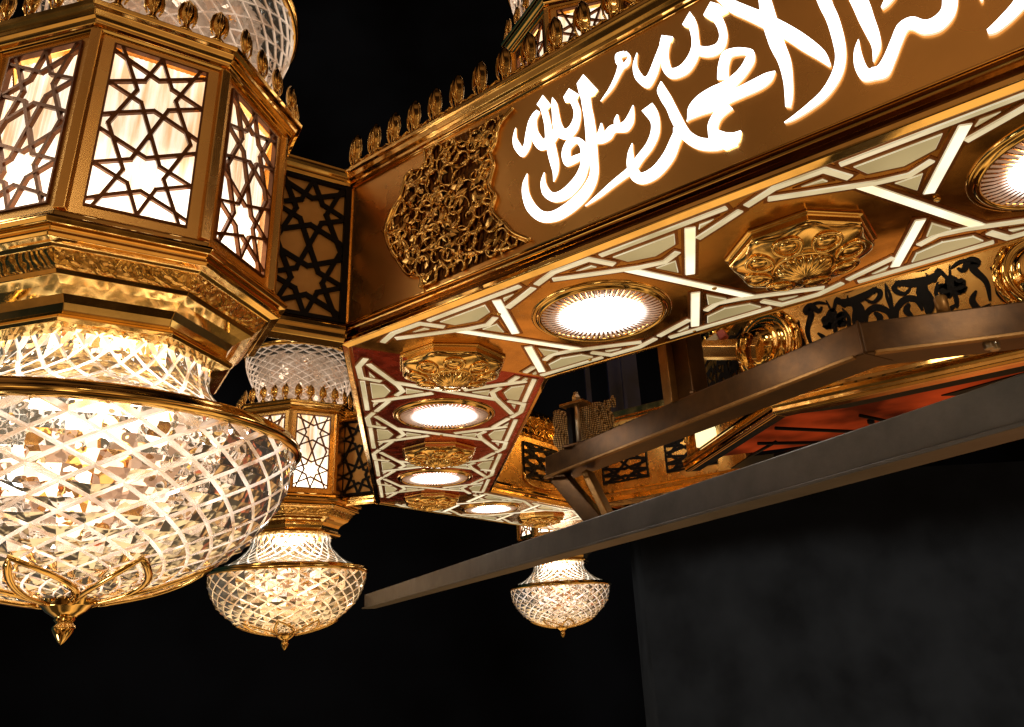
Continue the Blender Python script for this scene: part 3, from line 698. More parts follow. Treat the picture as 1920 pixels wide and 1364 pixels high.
def make_lantern():
    t = thing('hanging_lantern', 'x', 'lantern')
    A = .250; AP = .604; R = .653; z0, z1 = .085, 1.0
    normals = [radians(22.5 + 45 * i) for i in range(8)]; plainface = 1          # the face at 67.5 deg meets the bracket
    # face frames
    mb = MB()
    ph, zb, zt, dp = .185, .148, .955, .012
    for i, a in enumerate(normals):
        nn = (cos(a), sin(a), 0)
        for P in ([(-A, z0), (A, z0), (A, zb), (-A, zb)], [(-A, zt), (A, zt), (A, z1), (-A, z1)], [(-A, zb), (-ph, zb), (-ph, zt), (-A, zt)], [(ph, zb), (A, zb), (A, zt), (ph, zt)]):
            m2 = MB(); m2.plate(P, lambda x, y, z: (x, y, z), -.02, 0); stand(m2, (AP * nn[0], AP * nn[1], 0), nn); mb.add(m2.v, m2.f)
    mb.build('body_frame', M_SAT, t)
    for i in range(8):
        a = i * pi / 4; mb = MB()
        mb.tube([(R * cos(a), R * sin(a), z0 + .02), (R * cos(a), R * sin(a), z1 - .01)], .030, 4, smooth=False, up=(cos(a), sin(a), 0))
        mb.build('corner_post', M_SAT, t, bevel=.004)
    for i, a in enumerate(normals):
        nn = (cos(a), sin(a), 0)
        if i == plainface:
            mb = MB(); mb.plate([(-ph - .004, zb), (ph + .004, zb), (ph + .004, zt), (-ph - .004, zt)], lambda x, y, z: (x, y, z), -.02, -.006)
            stand(mb, (AP * nn[0], AP * nn[1], 0), nn); mb.build('plain_panel', M_SAT, t); continue
        mb = lattice_mb(2 * ph, zt - zb, .0155, .016, .008); stand(mb, ((AP - .012) * nn[0], (AP - .012) * nn[1], (zb + zt) / 2), nn)
        lp = mb.build('lattice_panel', M_DRK, t)
        mb = MB(); nx = 36; vs = []
        for q in range(nx + 1):
            x = -ph + 2 * ph * q / nx; dz = .004 * (q % 2)
            for zz in (zb, zt): vs.append((x, zz, dz))
        mb.add(vs, [(2 * q, 2 * q + 2, 2 * q + 3, 2 * q + 1) for q in range(nx)]); stand(mb, ((AP - .05) * nn[0], (AP - .05) * nn[1], 0), nn)
        mb.build('glass_pane', M_PG, lp, recalc=False)
    # cornice
    mb = MB(); mb.octa([(.60, .985), (.662, .985), (.668, 1.0), (.690, 1.004), (.694, 1.02), (.712, 1.03), (.716, 1.055), (.738, 1.062), (.742, 1.085), (.73, 1.094), (.40, 1.10), (.40, 1.05)], close=True)
    mb.build('cornice', M_POL, t, bevel=.003)
    mb = MB(); mb.octa([(.50, .098), (.662, .100), (.680, .094), (.700, .078), (.704, .055), (.728, .048), (.738, .032), (.728, .014), (.700, .010), (.700, -.008), (.712, -.018), (.705, -.034), (.668, -.040), (.655, -.052), (.50, -.052)], close=True)
    mb.build('base_moulding', M_POL, t, bevel=.003)
    mb = MB(); mb.octa([(.50, -.050), (.646, -.050), (.640, -.064), (.612, -.104), (.600, -.112), (.50, -.112)], close=True)
    mb.build('chased_band', M_BAND, t)
    mb = MB(); mb.octa([(.45, -.110), (.602, -.112), (.590, -.130), (.548, -.150), (.512, -.175), (.492, -.205), (.486, -.235), (.492, -.252), (.514, -.262), (.520, -.276), (.508, -.290), (.470, -.298), (.432, -.300), (.42, -.25), (.42, -.15)], close=True)
    mb.build('cove_collar', M_POL, t, bevel=.002)
    # octagonal skirt ring at the cornice crest
    cz = 1.098
    proto = crest_mesh(None); k = .80; proto.v = [(x * k * .72, y * k * .8, z * k) for x, y, z in proto.v]
    first = None; AC = .742 * cos(pi / 8) - .03
    for i, a in enumerate(normals):
        for q in range(4):
            s = -.2 + .133 * q
            p = (AC * cos(a) - s * sin(a), AC * sin(a) + s * cos(a), cz)
            if first is None: first = proto.build('crest_finial', M_POL, t); o = first
            else: o = first.copy(); COL.objects.link(o); o.parent = t
            o.location = p; o.rotation_euler = (0, 0, a + pi / 2)
    # crystal parts
    diamond_shell(CS, 24, 9, .016, .84, 1.0).build('crystal_cup', [M_CRY3, M_CUT3], t, recalc=False)
    mb = MB(); mb.lathe([(.640, 1.758), (.664, 1.766), (.680, 1.786), (.672, 1.808), (.65, 1.816), (.632, 1.80)], 64, close=True); mb.build('cup_rim', M_POL, t)
    mb = MB(); mb.lathe([(.30, 1.10), (.30, 1.25), (.34, 1.45), (.40, 1.6), (.44, 1.76)], 32); mb.build('cup_core', M_CORE2, t)
    mb = MB(); rr = random.Random(9)
    for q in range(150):
        z = rr.uniform(1.15, 1.72); rmax = CS((z - 1.09) / .70)[0] - .06; r = rr.uniform(.6, 1) * rmax; a = rr.uniform(0, 2 * pi); s = rr.uniform(.02, .05)
        c = Vector((r * cos(a), r * sin(a), z)); M = Matrix.Rotation(rr.uniform(0, 3), 3, Vector((rr.random(), rr.random(), rr.random() + .1)).normalized())
        vs = [c + M @ Vector(v) * s for v in ((1, 0, 0), (0, 1, 0), (-1, 0, 0), (0, -1, 0), (0, 0, 1.3), (0, 0, -1.3))]
        mb.add(vs, [(0, 1, 4), (1, 2, 4), (2, 3, 4), (3, 0, 4), (1, 0, 5), (2, 1, 5), (3, 2, 5), (0, 3, 5)], mi=rr.choice((0, 1, 3, 3, 3, 3, 4, 4)))
    mb.build('cup_sparkle_drops', [M_D0, M_D1, M_D2, M_D3, M_D4], t, recalc=False)  # drops added inside the cup, some emissive, for sparkle
    diamond_shell(NS, 30, 4, .008, .80).build('crystal_neck', [M_CRY2, M_CUT2], t, recalc=False)
    diamond_shell(BS, 24, 9, .013, .86, .8).build('crystal_bowl', [M_CRY, M_CUT], t, recalc=False)
    mb = MB(); mb.lathe([(r_ - .026, z_) for r_, z_ in [(.800, -.632), (.822, -.622), (.842, -.625), (.852, -.638), (.850, -.650), (.862, -.656), (.866, -.668), (.856, -.682), (.838, -.690), (.815, -.686), (.800, -.67)]], 96, close=True)
    mb.build('rim_ring', M_POL, t)
    # lit core: added prisms with emission for sparkle, gold stem, lamp disc
    mb = MB(); rr = random.Random(5)
    for q in range(250):
        t_ = rr.random() ** .85; r = (.25 + .47 * rr.random()) * (1 - .62 * t_); a = rr.uniform(0, 2 * pi); z = -.70 - .42 * t_
        s = rr.uniform(.03, .062); c = Vector((r * cos(a), r * sin(a), z)); M = Matrix.Rotation(rr.uniform(0, 3), 3, Vector((rr.random(), rr.random(), rr.random() + .1)).normalized())
        vs = [c + M @ Vector(v) * s for v in ((1, 0, 0), (0, 1, 0), (-1, 0, 0), (0, -1, 0), (0, 0, 1.3), (0, 0, -1.3))]
        mb.add(vs, [(0, 1, 4), (1, 2, 4), (2, 3, 4), (3, 0, 4), (1, 0, 5), (2, 1, 5), (3, 2, 5), (0, 3, 5)], mi=rr.choice((0, 0, 1, 1, 2, 3, 3, 3, 3)))
    mb.build('sparkle_drops', [M_D0, M_D1, M_D2, M_D3], t, recalc=False)
    mb = MB(); mb.lathe([(.0, -.31), (.33, -.31), (.35, -.33), (.34, -.38), (.25, -.43), (.0, -.46)], 24); mb.build('lamp_globe', M_LAMP, t)
    mb = MB(); mb.lathe([(.06, -.5), (.12, -.62), (.30, -.72), (.34, -.78), (.26, -.88), (.12, -1.0), (.10, -1.1), (.06, -1.2), (0, -1.2)], 24, rib=8, ribd=.10); mb.build('gold_stem', M_POL, t)
    # lotus cage at the bottom of the bowl
    def onb(r, a, off=.036):
        for q in range(401):
            p = BS(1 - q / 400)
            if p[0] >= r: break
        return Vector((p[0] * cos(a), p[0] * sin(a), p[1])) + Vector((cos(a) * r, sin(a) * r, -1.0)).normalized() * off
    for i in range(8):
        a = i * pi / 4; mb = MB(); h = radians(45)
        pts = []
        for q in range(21):
            t_ = q / 20
            if t_ <= .5: r = .10 + .40 * (t_ / .5); an = a - h * .62 * (1 - (t_ / .5) ** 1.3) * .62
            else: u = (t_ - .5) / .5; r = .50 - .40 * u; an = a + h * (.62 * sin(min(1, u * 1.25) * pi / 2))
            pts.append(onb(r, an))
        mb.tube(pts, .015, 6, flat=.6)
        mb.build('lotus_strap', M_POL, t)
    mb = MB(); mb.lathe([(.0, -1.245), (.10, -1.246), (.112, -1.252), (.108, -1.262), (.098, -1.268), (.096, -1.288), (.090, -1.292), (.070, -1.312), (.045, -1.328), (.036, -1.334), (.040, -1.342), (.030, -1.350), (.030, -1.356), (.040, -1.366), (.040, -1.376), (.030, -1.395), (.012, -1.422), (.0, -1.432)], 24)
    mb.build('finial', M_POL, t)
    return t
M_CORE2 = emit('cup_core_glow', (1, .80, .60), .22, var=.95, nscale=14, base=(.5, .4, .35), lo=(.04, .02, .012))
M_D0 = gold('drop_gold', rough=.08); M_D1 = emit('drop_warm', (1, .80, .60), 1.3); M_D2 = emit('drop_white', (1, .88, .72), 2.0); M_D3 = emit('drop_dim', (.50, .34, .24), .28)  # emissive drops paint the sparkle seen through the crystal
M_LAMP = emit('lamp_globe_white', (1, .92, .80), 7)
lan0 = make_lantern()
AX = [CORN[i] + OUTD[i] * 1.665 for i in range(3)]
AX[0] = AX[0] + Vector((.4, .917, 0)) * -.012; AX[1] = AX[1] + Vector((.593, .805, 0)) * .035
LN = [(AX[0], 0, 'largest lantern at the left, with lit star lattice panels over a big cut crystal bowl'),
      (AX[1], -45, 'middle sized lantern hanging left of the red soffit, a bright star panel above its bowl'),
      (AX[2], -90, 'smallest lantern, its body hidden behind the grey beam and bowl below it'),
      (Vector((.52, 1.13, 1.74)), 0, 'upper tier lantern showing above the cresting at the top edge')]
for i, (p, rz, lab) in enumerate(LN):
    o = lan0 if i == 0 else copy_tree(lan0)
    o.location = p; o.rotation_euler = (0, 0, radians(rz)); tag(o, lab, 'lantern', 'crystal lanterns of the chandelier')
    if i == 1:
        for ch in [x for x in bpy.data.objects if x.parent == o and x.name.startswith('crystal_bowl')]:
            for sl, mt_ in zip(ch.material_slots, (M_CRYW, M_CUTW)): sl.link = 'OBJECT'; sl.material = mt_

# --------------------------------------------------------- brackets ring corner -> lantern
def make_bracket():
    t = thing('lattice_bracket', 'x', 'bracket')
    r0_, r1_ = HW / cos(pi / 8) + .004, 1.665 - .606; wd = r1_ - r0_; mid = (r0_ + r1_) / 2
    for nm, prof in (('top_rail', [(0, .965), (.03, .965), (.045, .98), (.042, .995), (.058, 1.005), (.060, 1.03), (.048, 1.045), (.052, 1.06), (.03, 1.07), (0, 1.07)]),
                     ('bottom_rail', [(0, -.005), (.045, -.005), (.06, .01), (.056, .04), (.066, .055), (.062, .082), (.045, .095), (.03, .112), (0, .112)])):
        pr = prof + [(-a, z) for a, z in prof[::-1]]
        mb = MB(); n = len(pr)
        mb.add([(x, a, z) for x in (r0_, r1_) for a, z in pr], [(i, (i + 1) % n, n + (i + 1) % n, n + i) for i in range(n)] + [tuple(range(n)), tuple(range(2 * n - 1, n - 1, -1))])
        mb.build(nm, M_POL, t, bevel=.003)
    mb = MB(); mb.box((mid, 0, .54), (wd, .02, .86)); mb.build('backing_panel', M_BACK2, t)
    for s in (1, -1):
        mb = lattice_mb(wd - .004, .845, .026, .014, .022); stand(mb, (mid, s * .013, .5375), (0, s, 0)); mb.build('lattice_panel', M_BLK, t)
    mb = MB(); mb.box((r0_ - .01 + .02, 0, .54), (.035, .07, .85)); mb.build('end_post', M_BLK, t)
    return t
M_BACK2 = gold('bracket_backing', col=(.62, .34, .10), rough=.55, metal=.55, bump=.02, dirt=.12)
b0 = make_bracket()
for i, lab in enumerate(('black star lattice bracket joining the largest lantern to the calligraphy corner', 'black star lattice bracket partly hidden beside the middle lantern', 'bracket holding the smallest lantern behind the grey beam')):
    o = b0 if i == 0 else copy_tree(b0)
    o.location = CORN[i]; o.rotation_euler = (0, 0, atan2(OUTD[i].y, OUTD[i].x)); tag(o, lab, 'bracket', 'lattice brackets between ring and lanterns')
# --------------------------------------------------------- inner drum
drum = thing('inner_drum', 'gilded inner octagon with black arabesque panels and round bosses seen through the ring', 'drum', (CEN.x, CEN.y, 0))
RD = 2.5
def drum_face(a):        # T(u, z, d): u along the face, d outward
    n_ = Vector((cos(a), sin(a), 0)); tx = Vector((-sin(a), cos(a), 0)); ap = RD * cos(pi / 8)
    return lambda u, z, d: n_ * (ap + d) + tx * u + Vector((0, 0, z))
hs = RD * sin(pi / 8)
for i in range(8):
    a = radians(22.5 + 45 * i) ; T = drum_face(a)
    mb = MB(); mb.plate([(-hs, .12), (hs, .12), (hs, 1.0), (-hs, 1.0)], T, -.03, 0); mb.build('face_panel', M_SAT2, drum) if False else None
def scroll(mb, T, pts, r, mirror=True):
    pts2 = spline(pts, 5)
    for s in ((1, -1) if mirror else (1,)):
        P = strip([(s * x, z) for x, z in pts2], 1.0)
        n = len(pts2); L = []; Rr = []
        for i, (x, z) in enumerate(pts2):
            a_, b_ = pts2[max(i - 1, 0)], pts2[min(i + 1, n - 1)]
            tx, tz = b_[0] - a_[0], b_[1] - a_[1]; l = hypot(tx, tz) or 1; rr_ = r * (.25 + .75 * sin(pi * (i + .5) / n))
            L.append((s * (x - tz / l * rr_), z + tx / l * rr_)); Rr.append((s * (x + tz / l * rr_), z - tx / l * rr_))
        q = len(mb.v) % 13
        for i in range(n - 1): mb.plate([L[i], L[i + 1], Rr[i + 1], Rr[i]], T, .0, .006 + .0002 * q, side=False)
LEAF = []
for i in (4, 5):          # the faces turned towards the camera: -157.5+... 
    pass
for fi, a in enumerate((radians(-90), radians(-135), radians(-45))):
    T = drum_face(a)
    mb = MB(); mb.plate([(-hs, .14), (hs, .14), (hs, 1.0), (-hs, 1.0)], T, -.03, 0); mb.build('face_panel', M_DG, drum)
    mb = MB()
    top = .785
    scroll(mb, T, [(.60, .46), (.61, .60), (.56, .72), (.59, .76), (.55, .79), (.50, .73), (.47, .76)], 0.028)
    scroll(mb, T, [(.60, .78), (.50, .80), (.43, .77)], 0.014)
    scroll(mb, T, [(.43, .80), (.40, .70), (.35, .79), (.31, .71), (.27, .79)], 0.014)
    for cx, cz, ang in ((.46, .645, 150), (.41, .69, 90), (.345, .645, 30), (.46, .60, 200), (.35, .59, -20)):
        aa = radians(ang); scroll(mb, T, [(.405, .61), ((.405 + cx) / 2 + .008 * sin(aa), (.61 + cz) / 2), (cx, cz), (cx + .03 * cos(aa), cz + .03 * sin(aa))], 0.042)
    scroll(mb, T, [(.405, .62), (.41, .54), (.40, .47)], 0.016)
    scroll(mb, T, [(.37, .775), (.28, .735), (.17, .745), (.06, .785)], 0.035)
    scroll(mb, T, [(.25, .74), (.22, .66), (.24, .56), (.22, .48)], 0.046)
    scroll(mb, T, [(.16, .72), (.11, .68), (.06, .71), (.05, .75), (.08, .765), (.09, .74)], 0.019)
    scroll(mb, T, [(.19, .52), (.17, .61), (.10, .635), (.03, .58), (.02, .50)], 0.026)
    scroll(mb, T, [(.12, .60), (.09, .55), (.12, .49)], 0.023)
    scroll(mb, T, [(.0, .80), (.012, .70), (.005, .60), (.012, .46)], 0.012)
    scroll(mb, T, [(.60, .44), (.45, .42), (.3, .44), (.15, .41), (0, .44)], 0.014)
    for q in range(6): scroll(mb, T, [(.05 + q * .1, .20), (.08 + q * .1, .30), (.05 + q * .1, .38), (.02 + q * .1, .30)], 0.016)
    scroll(mb, T, [(.66, .86), (.52, .84), (.40, .88), (.26, .83), (.12, .87), (0, .83)], .018)
    scroll(mb, T, [(.33, .70), (.30, .62), (.31, .52), (.27, .42)], .014)
    scroll(mb, T, [(.54, .56), (.50, .50), (.52, .43), (.57, .40)], .022)
    scroll(mb, T, [(.40, .50), (.34, .46), (.33, .38), (.38, .33)], .022)
    scroll(mb, T, [(.08, .48), (.14, .42), (.13, .33), (.06, .30)], .022)
    scroll(mb, T, [(.66, .70), (.68, .60), (.66, .50), (.69, .42)], .018)
    mb.build('arabesque_panel', M_BLK, drum, recalc=False)
    mb = MB(); P = [(0, 0), (.03, .0), (.04, .02), (.035, .05), (.05, .065), (.05, .10), (.03, .12), (.02, .15), (0, .15)]
    def mould(P, z0=0.0):
        m2 = MB(); n = len(P)
        vs = [T((-1 if e == 0 else 1) * (hs + d * T8), z + z0, d) for e in (0, 1) for d, z in P]
        m2.add(vs, [(i, (i + 1) % n, n + (i + 1) % n, n + i) for i in range(n)] + [tuple(range(n)), tuple(range(2 * n - 1, n - 1, -1))]); return m2
    mould(P).build('base_moulding', M_POL, drum, bevel=.003)
    mould([(0, 0), (.02, .0), (.03, .03), (.06, .05), (.06, .10), (0, .11)], .97).build('cornice', M_EMB, drum, bevel=.003)
# bosses at the corners
for a in (radians(-112.5), radians(-67.5), radians(-157.5)):
    n_ = Vector((cos(a), sin(a), 0)); u_ = Vector((-sin(a), cos(a), 0)); c = n_ * (RD - .06) + Vector((0, 0, .56))
    mb = MB()
    mb.lathe([(.0, .0), (.27, .0), (.275, .05), (.25, .075), (.235, .06), (.21, .065), (.20, .10), (.17, .13), (.15, .125), (.14, .15), (.10, .21), (.07, .22), (.065, .27), (.03, .30), (0, .30)], 48)
    mb.v = [tuple(c + u_ * x + Vector((0, 0, y)) + n_ * z) for x, y, z in mb.v]; mb.build('round_boss', M_POL, drum)
    mb = MB(); mb.lathe([(.272, .0), (.31, .0), (.315, .03), (.295, .05), (.272, .035)], 48, close=True)
    mb.v = [tuple(c + u_ * x + Vector((0, 0, y)) + n_ * z) for x, y, z in mb.v]; mb.build('boss_ring', M_EMB, drum)
PL = [((RD - .02) * cos(radians(22.5 + 45 * i)), (RD - .02) * sin(radians(22.5 + 45 * i))) for i in range(8)]
PL = clip(PL, .29, -1.0, -.35)
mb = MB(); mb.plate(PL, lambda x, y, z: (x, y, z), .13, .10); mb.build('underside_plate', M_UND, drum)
mb = MB()
for a in (radians(-90), radians(-135), radians(-45)):
    T = drum_face(a); mb.plate([(-hs, -.0), (hs, -.0), (hs - .10 * T8, -.10), (-hs + .10 * T8, -.10)], lambda x, d, z: T(x, z, d), .03, .0)
mb.build('underside_border', M_POL, drum, bevel=.004)
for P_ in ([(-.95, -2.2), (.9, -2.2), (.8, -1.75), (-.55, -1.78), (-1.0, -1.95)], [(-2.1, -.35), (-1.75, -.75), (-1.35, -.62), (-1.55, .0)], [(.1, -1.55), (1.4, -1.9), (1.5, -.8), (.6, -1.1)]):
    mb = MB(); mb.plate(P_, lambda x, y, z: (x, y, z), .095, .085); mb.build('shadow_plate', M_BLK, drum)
for p, q in (((-1.5, -.75), (-.75, -1.0)), ((-1.45, -1.35), (-.85, -.80)), ((-1.15, -1.75), (-.55, -.95)), ((-1.7, -.9), (-1.3, -1.3)), ((-.5, -1.6), (-.2, -.8))):
    mb = MB(); mb.tube([(p[0], p[1], .05), (q[0], q[1], .045)], .016, 6); mb.build('cable_rod', M_BLK, drum)
for p in ((-.9, -.6), (-1.2, -.25), (-.5, -1.2), (.1, -1.0), (.3, -1.3), (.55, -1.1)):
    mb = MB(); mb.lathe([(.03, .10), (.03, .07), (.018, .06), (0, .06)], 10, c=p); mb.build('bolt_head', M_BLK, drum)
# lit cream box on the left drum face, lattice windows
T = drum_face(radians(-135))
mb = MB(); mb.plate([(-.62, .16), (-.18, .16), (-.18, .36), (-.62, .36)], T, 0, .03); mb.build('lit_panel', M_CREAM2, drum, bevel=.003)

strut = thing('conduit_strut', 'pale cream strut with a pink taped end beside the round boss inside the ring', 'strut')
beam((.50, 2.2, .52), (.80, 2.2, .62), .06, .06, 'strut_bar', M_STRUT, strut)
beam((.80, 2.2, .615), (.86, 2.2, .635), .075, .075, 'tape_end', M_TAPE, strut, bev=.015)
gar = thing('hexagonal_gold_arm', 'short six sided gold arm sticking out beside the round boss behind the brown post', 'arm')
mb = MB(); mb.lathe([(0, 0), (.085, 0), (.085, .40), (.10, .41), (.10, .45), (.07, .46), (0, .46)], 6, smooth=False)
R_ = Vector((1, 0, -.28)).normalized().to_track_quat('Z', 'Y').to_matrix(); mb.v = [tuple(Vector((.66, 2.22, .56)) + R_ @ Vector(v)) for v in mb.v]
mb.build('arm_tube', M_SAT, gar, bevel=.004)
mb = MB(); mb.lathe([(.11, .30), (.13, .32), (.13, .36), (.11, .38)], 24); mb.v = [tuple(Vector((.66, 2.22, .56)) + R_ @ Vector(v)) for v in mb.v]; mb.build('arm_collar', M_EMB, gar)
# --------------------------------------------------------- radial arm from the far-left side to the drum
arm = thing('radial_arm', 'gilded box arm with pierced diamond frieze and lattice windows behind the burlap', 'arm', (0, 0, 0))
xa, xb, ya = -2.24, .0, 4.72
T = lambda x, z, d: Vector((x, ya - d, z))
mb = MB(); mb.plate([(xa, .0), (xb, .0), (xb, 1.05), (xa, 1.05)], T, -.28, 0); mb.build('box_body', M_DG, arm)
mb = MB()
for (za, zb_, d) in ((1.0, 1.08, .05), (.965, .99, .03), (.73, .76, .02), (.10, .13, .02), (0, .06, .035)): mb.plate([(xa, za), (xb, za), (xb, zb_), (xa, zb_)], T, 0.002, d)
mb.build('moulding', M_POL, arm, bevel=.004)
mb = MB()
for q in range(24):
    x = xa + .1 + q * .09
    mb.plate([(x - .028, .87), (x, .81), (x + .028, .87), (x, .93)], T, .001, .004)
mb.build('diamond_frieze', M_BLK, arm)
for q in range(2):
    mb = lattice_mb(.62, .42, .030, .012, .02); x = xa + .75 + q * .85
    mb.v = [tuple(T(x + a_, .43 + b_, .002 + c_)) for a_, b_, c_ in mb.v]; mb.build('lattice_panel', M_BLK, arm)
# lattice windows with arched lower frame on the ring's own inner wall (far-left side)
Ti = side_T(2)
for u in (1.22, 2.1, 2.95):
    mb = lattice_mb(.70, .42, .028, .012, .012)
    mb.v = [tuple(Ti(u + a_, HW + .003 + c_, .46 + b_)) for a_, b_, c_ in mb.v]; mb.build('lattice_window', M_BLK, ring)
    mb = MB(); mb.tube([Ti(u + .36 * cos(t_), HW + .02, .30 - .14 * abs(sin(t_)) ** .6) for t_ in [pi + pi * q / 14 for q in range(15)]], .014, 6); mb.build('arch_moulding', M_POL, ring)

# --------------------------------------------------------- brown steel support frame
steel = thing('steel_support_frame', 'brown box section steel frame carrying the ring, bent in the middle', 'steel frame')
ZB = -.33
PJ = Vector((2.10, .46, ZB)); PE = Vector((-.30, 1.45, ZB)); PR = Vector((4.5, 1.46, ZB))
BK = Vector((.015, .04, 0))
beam(PE + BK, PJ + BK, .22, .155, 'long_beam', M_STEEL, steel, ext=.035)
beam(PE + Vector((-.045, -.075, -.083)), PJ + Vector((-.045, -.075, -.083)), .03, .018, 'lower_lip', M_STEEL2, steel, bev=.004)
beam(PJ + Vector((-.015, .04, 0)), PR + Vector((-.015, .04, 0)), .214, .151, 'right_beam', M_STEEL, steel, ext=.035)
beam(PJ + Vector((.04, -.068, -.083)), PR + Vector((.045, -.075, -.083)), .03, .018, 'lower_lip', M_STEEL2, steel, bev=.004)
beam(PE + Vector((.04, -.02, -.08)), PE + Vector((.42, -.12, -.50)), .12, .10, 'brace', M_STEEL, steel, up=(0, 1, 0))
beam(PE + Vector((.30, -.05, -.10)), PE + Vector((.48, -.10, -.46)), .05, .10, 'brace_flange', M_STEEL2, steel, up=(0, 1, 0))
pb = PE.lerp(PJ, .535)
DB = (PJ - PE).normalized()
beam(pb + DB * .055 + Vector((.01, .03, .07)), pb + DB * .055 + Vector((.01, .03, .62)), .14, .13, 'post', M_STEEL, steel, up=(.38, .92, 0))
beam(pb - DB * .065 + Vector((0, 0, .07)), pb - DB * .065 + Vector((0, 0, .62)), .075, .13, 'post_lit_face', M_STEEL2, steel, up=(.38, .92, 0))  # brighter slab paints the lit left face of the post
beam(pb - DB * .015 + Vector((-.01, -.03, .07)), pb - DB * .015 + Vector((-.01, -.03, .62)), .02, .11, 'post_lip', M_STEEL2, steel, up=(.38, .92, 0), bev=.004)
DR = (PR - PJ).normalized()
mb = MB(); mb.lathe([(0, .07), (.028, .07), (.028, .155), (.02, .165), (0, .165)], 14, c=tuple((PJ + DR * .36 + Vector((0, -.03, 0)))[:2])); mb.v = [(x, y, z + ZB) for x, y, z in mb.v]; mb.build('bolt_stub', M_STEEL2, steel)
for q_, k_ in ((.50, -.05), (.52, -.02)):
    mb = MB(); mb.lathe([(0, -.12), (.022, -.12), (.024, -.10), (.022, -.085), (0, -.08)], 6, smooth=False, c=tuple((PJ + DR * q_ + Vector((0, k_, 0)))[:2])); mb.v = [(x, y, z + ZB) for x, y, z in mb.v]; mb.build('nut', M_BOLT, steel, bevel=.003)
mb = MB(); mb.box(pb + Vector((.10, -.09, .09)), (.04, .03, .03)); mb.build('weld_bead', M_STEEL, steel, bevel=.01)
mb = MB(); mb.box(PJ + Vector((0, -.075, .0)), (.012, .03, .16)); mb.build('weld_seam', M_STEEL, steel, bevel=.005)

clamp = thing('clamp', 'small rusty clamp with two plates and an upright bolt gripping the burlap', 'clamp', tuple(PE + Vector((.30, -.15, .075))))
mb = MB(); mb.box((0, 0, .0), (.20, .12, .02)); mb.build('base_plate', M_STEEL, clamp, bevel=.004)
mb = MB(); mb.box((0, 0, .30), (.20, .12, .02)); mb.build('top_plate', M_STEEL2, clamp, bevel=.004)
mb = MB(); mb.box((-.055, .02, .15), (.04, .05, .28)); mb.build('web', M_BLK, clamp, bevel=.004)
mb = MB(); mb.lathe([(0, .0), (.018, .0), (.018, .36), (0, .36)], 16, c=(.03, -.03)); mb.build('bolt', M_BOLT, clamp)
mb = MB(); mb.lathe([(0, .312), (.032, .312), (.034, .335), (.026, .352), (.020, .358), (.02, .375), (0, .378)], 6, smooth=False, c=(.03, -.03)); mb.build('nut', M_BOLT, clamp, bevel=.002)
# burlap
mb = MB(); nx, nz = 26, 16; vs = []; fs = []
rb = random.Random(3)
path = [(-.20, -.02), (-.10, .05), (.02, .03), (.10, .02), (.17, .04), (.22, .10)]
pp_ = spline(path, 5)
for j in range(nz + 1):
    z = -.04 + .33 * j / nz
    for i, (x, y) in enumerate(pp_): vs.append((x + .012 * sin(j * .9 + i) + (.0 if i else -.01 * j / nz), y + .012 * sin(i * 1.3 + j * .6) + rb.uniform(-.003, .003), z + .012 * sin(i * .8)))
n = len(pp_)
for j in range(nz):
    for i in range(n - 1): fs.append((j * n + i, j * n + i + 1, (j + 1) * n + i + 1, (j + 1) * n + i))
mb.add(vs, fs, True)
burl = mb.build('burlap_wrap', M_BURL, None, loc=PE + Vector((.26, -.05, .10)))
sol = burl.modifiers.new('thick', 'SOLIDIFY'); sol.thickness = .012
tag(burl, 'scrap of coarse tan burlap folded around the clamp on the brown beam', 'cloth')
rope = MB()
for q in range(5): rope.tube([(.16 + .03 * q + .008 * sin(s * 2 + q), .02 + .02 * sin(s + q * 2), .27 + .02 * q * (s % 3) * .3 - .012 * abs(s - 3)) for s in range(7)], .012, 6)
rp = rope.build('frayed_edge', M_BURL, burl)

# --------------------------------------------------------- grey beam
gb = thing('grey_beam', 'long dull grey metal beam crossing in front from lower left up to the right', 'beam')
ZG = -.965
gp, gq = Vector((-3.93, 2.98, ZG)), Vector((4.6, -1.55, ZG))
beam(gp, gq, .10, .135, 'beam_body', M_GREY, gb, bev=.006)
beam(gp + Vector((0, 0, -.076)), gq + Vector((0, 0, -.076)), .155, .014, 'bottom_flange', M_GREY, gb, bev=.003)

# --------------------------------------------------------- setting: dark hall behind
def struct(o): o['kind'] = 'structure'; return o
fw = Vector((-.576, .817, 0)); rt = Vector((.817, .576, 0)); camp = Vector((2.644, -2.967, -1.539))
WP, WR0, WR1, WRZ0 = 3.05, 4.1, 10.8, 2.35
def wallbox(name, x0, x1, z0, z1, dist, th, mat):
    mb = MB(); vs = []
    for d in (dist, dist + th):
        for x, z in ((x0, z0), (x1, z0), (x1, z1), (x0, z1)): vs.append(camp + fw * d + rt * x + Vector((0, 0, z)))
    mb.add(vs, [(0, 1, 2, 3), (4, 7, 6, 5), (0, 4, 5, 1), (1, 5, 6, 2), (2, 6, 7, 3), (3, 7, 4, 0)]); return struct(mb.build(name, mat))
wallbox('back_wall', -40, 40, -4.4, 34, 30, .5, M_WALL)
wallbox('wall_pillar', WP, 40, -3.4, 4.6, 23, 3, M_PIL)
for x, wd_ in ((1.55, .14), (2.3, .9), (2.62, .08)):
    wallbox('hall_column', x, x + wd_, 5.9, 9.2, 20 + wd_, .3, M_COLM)
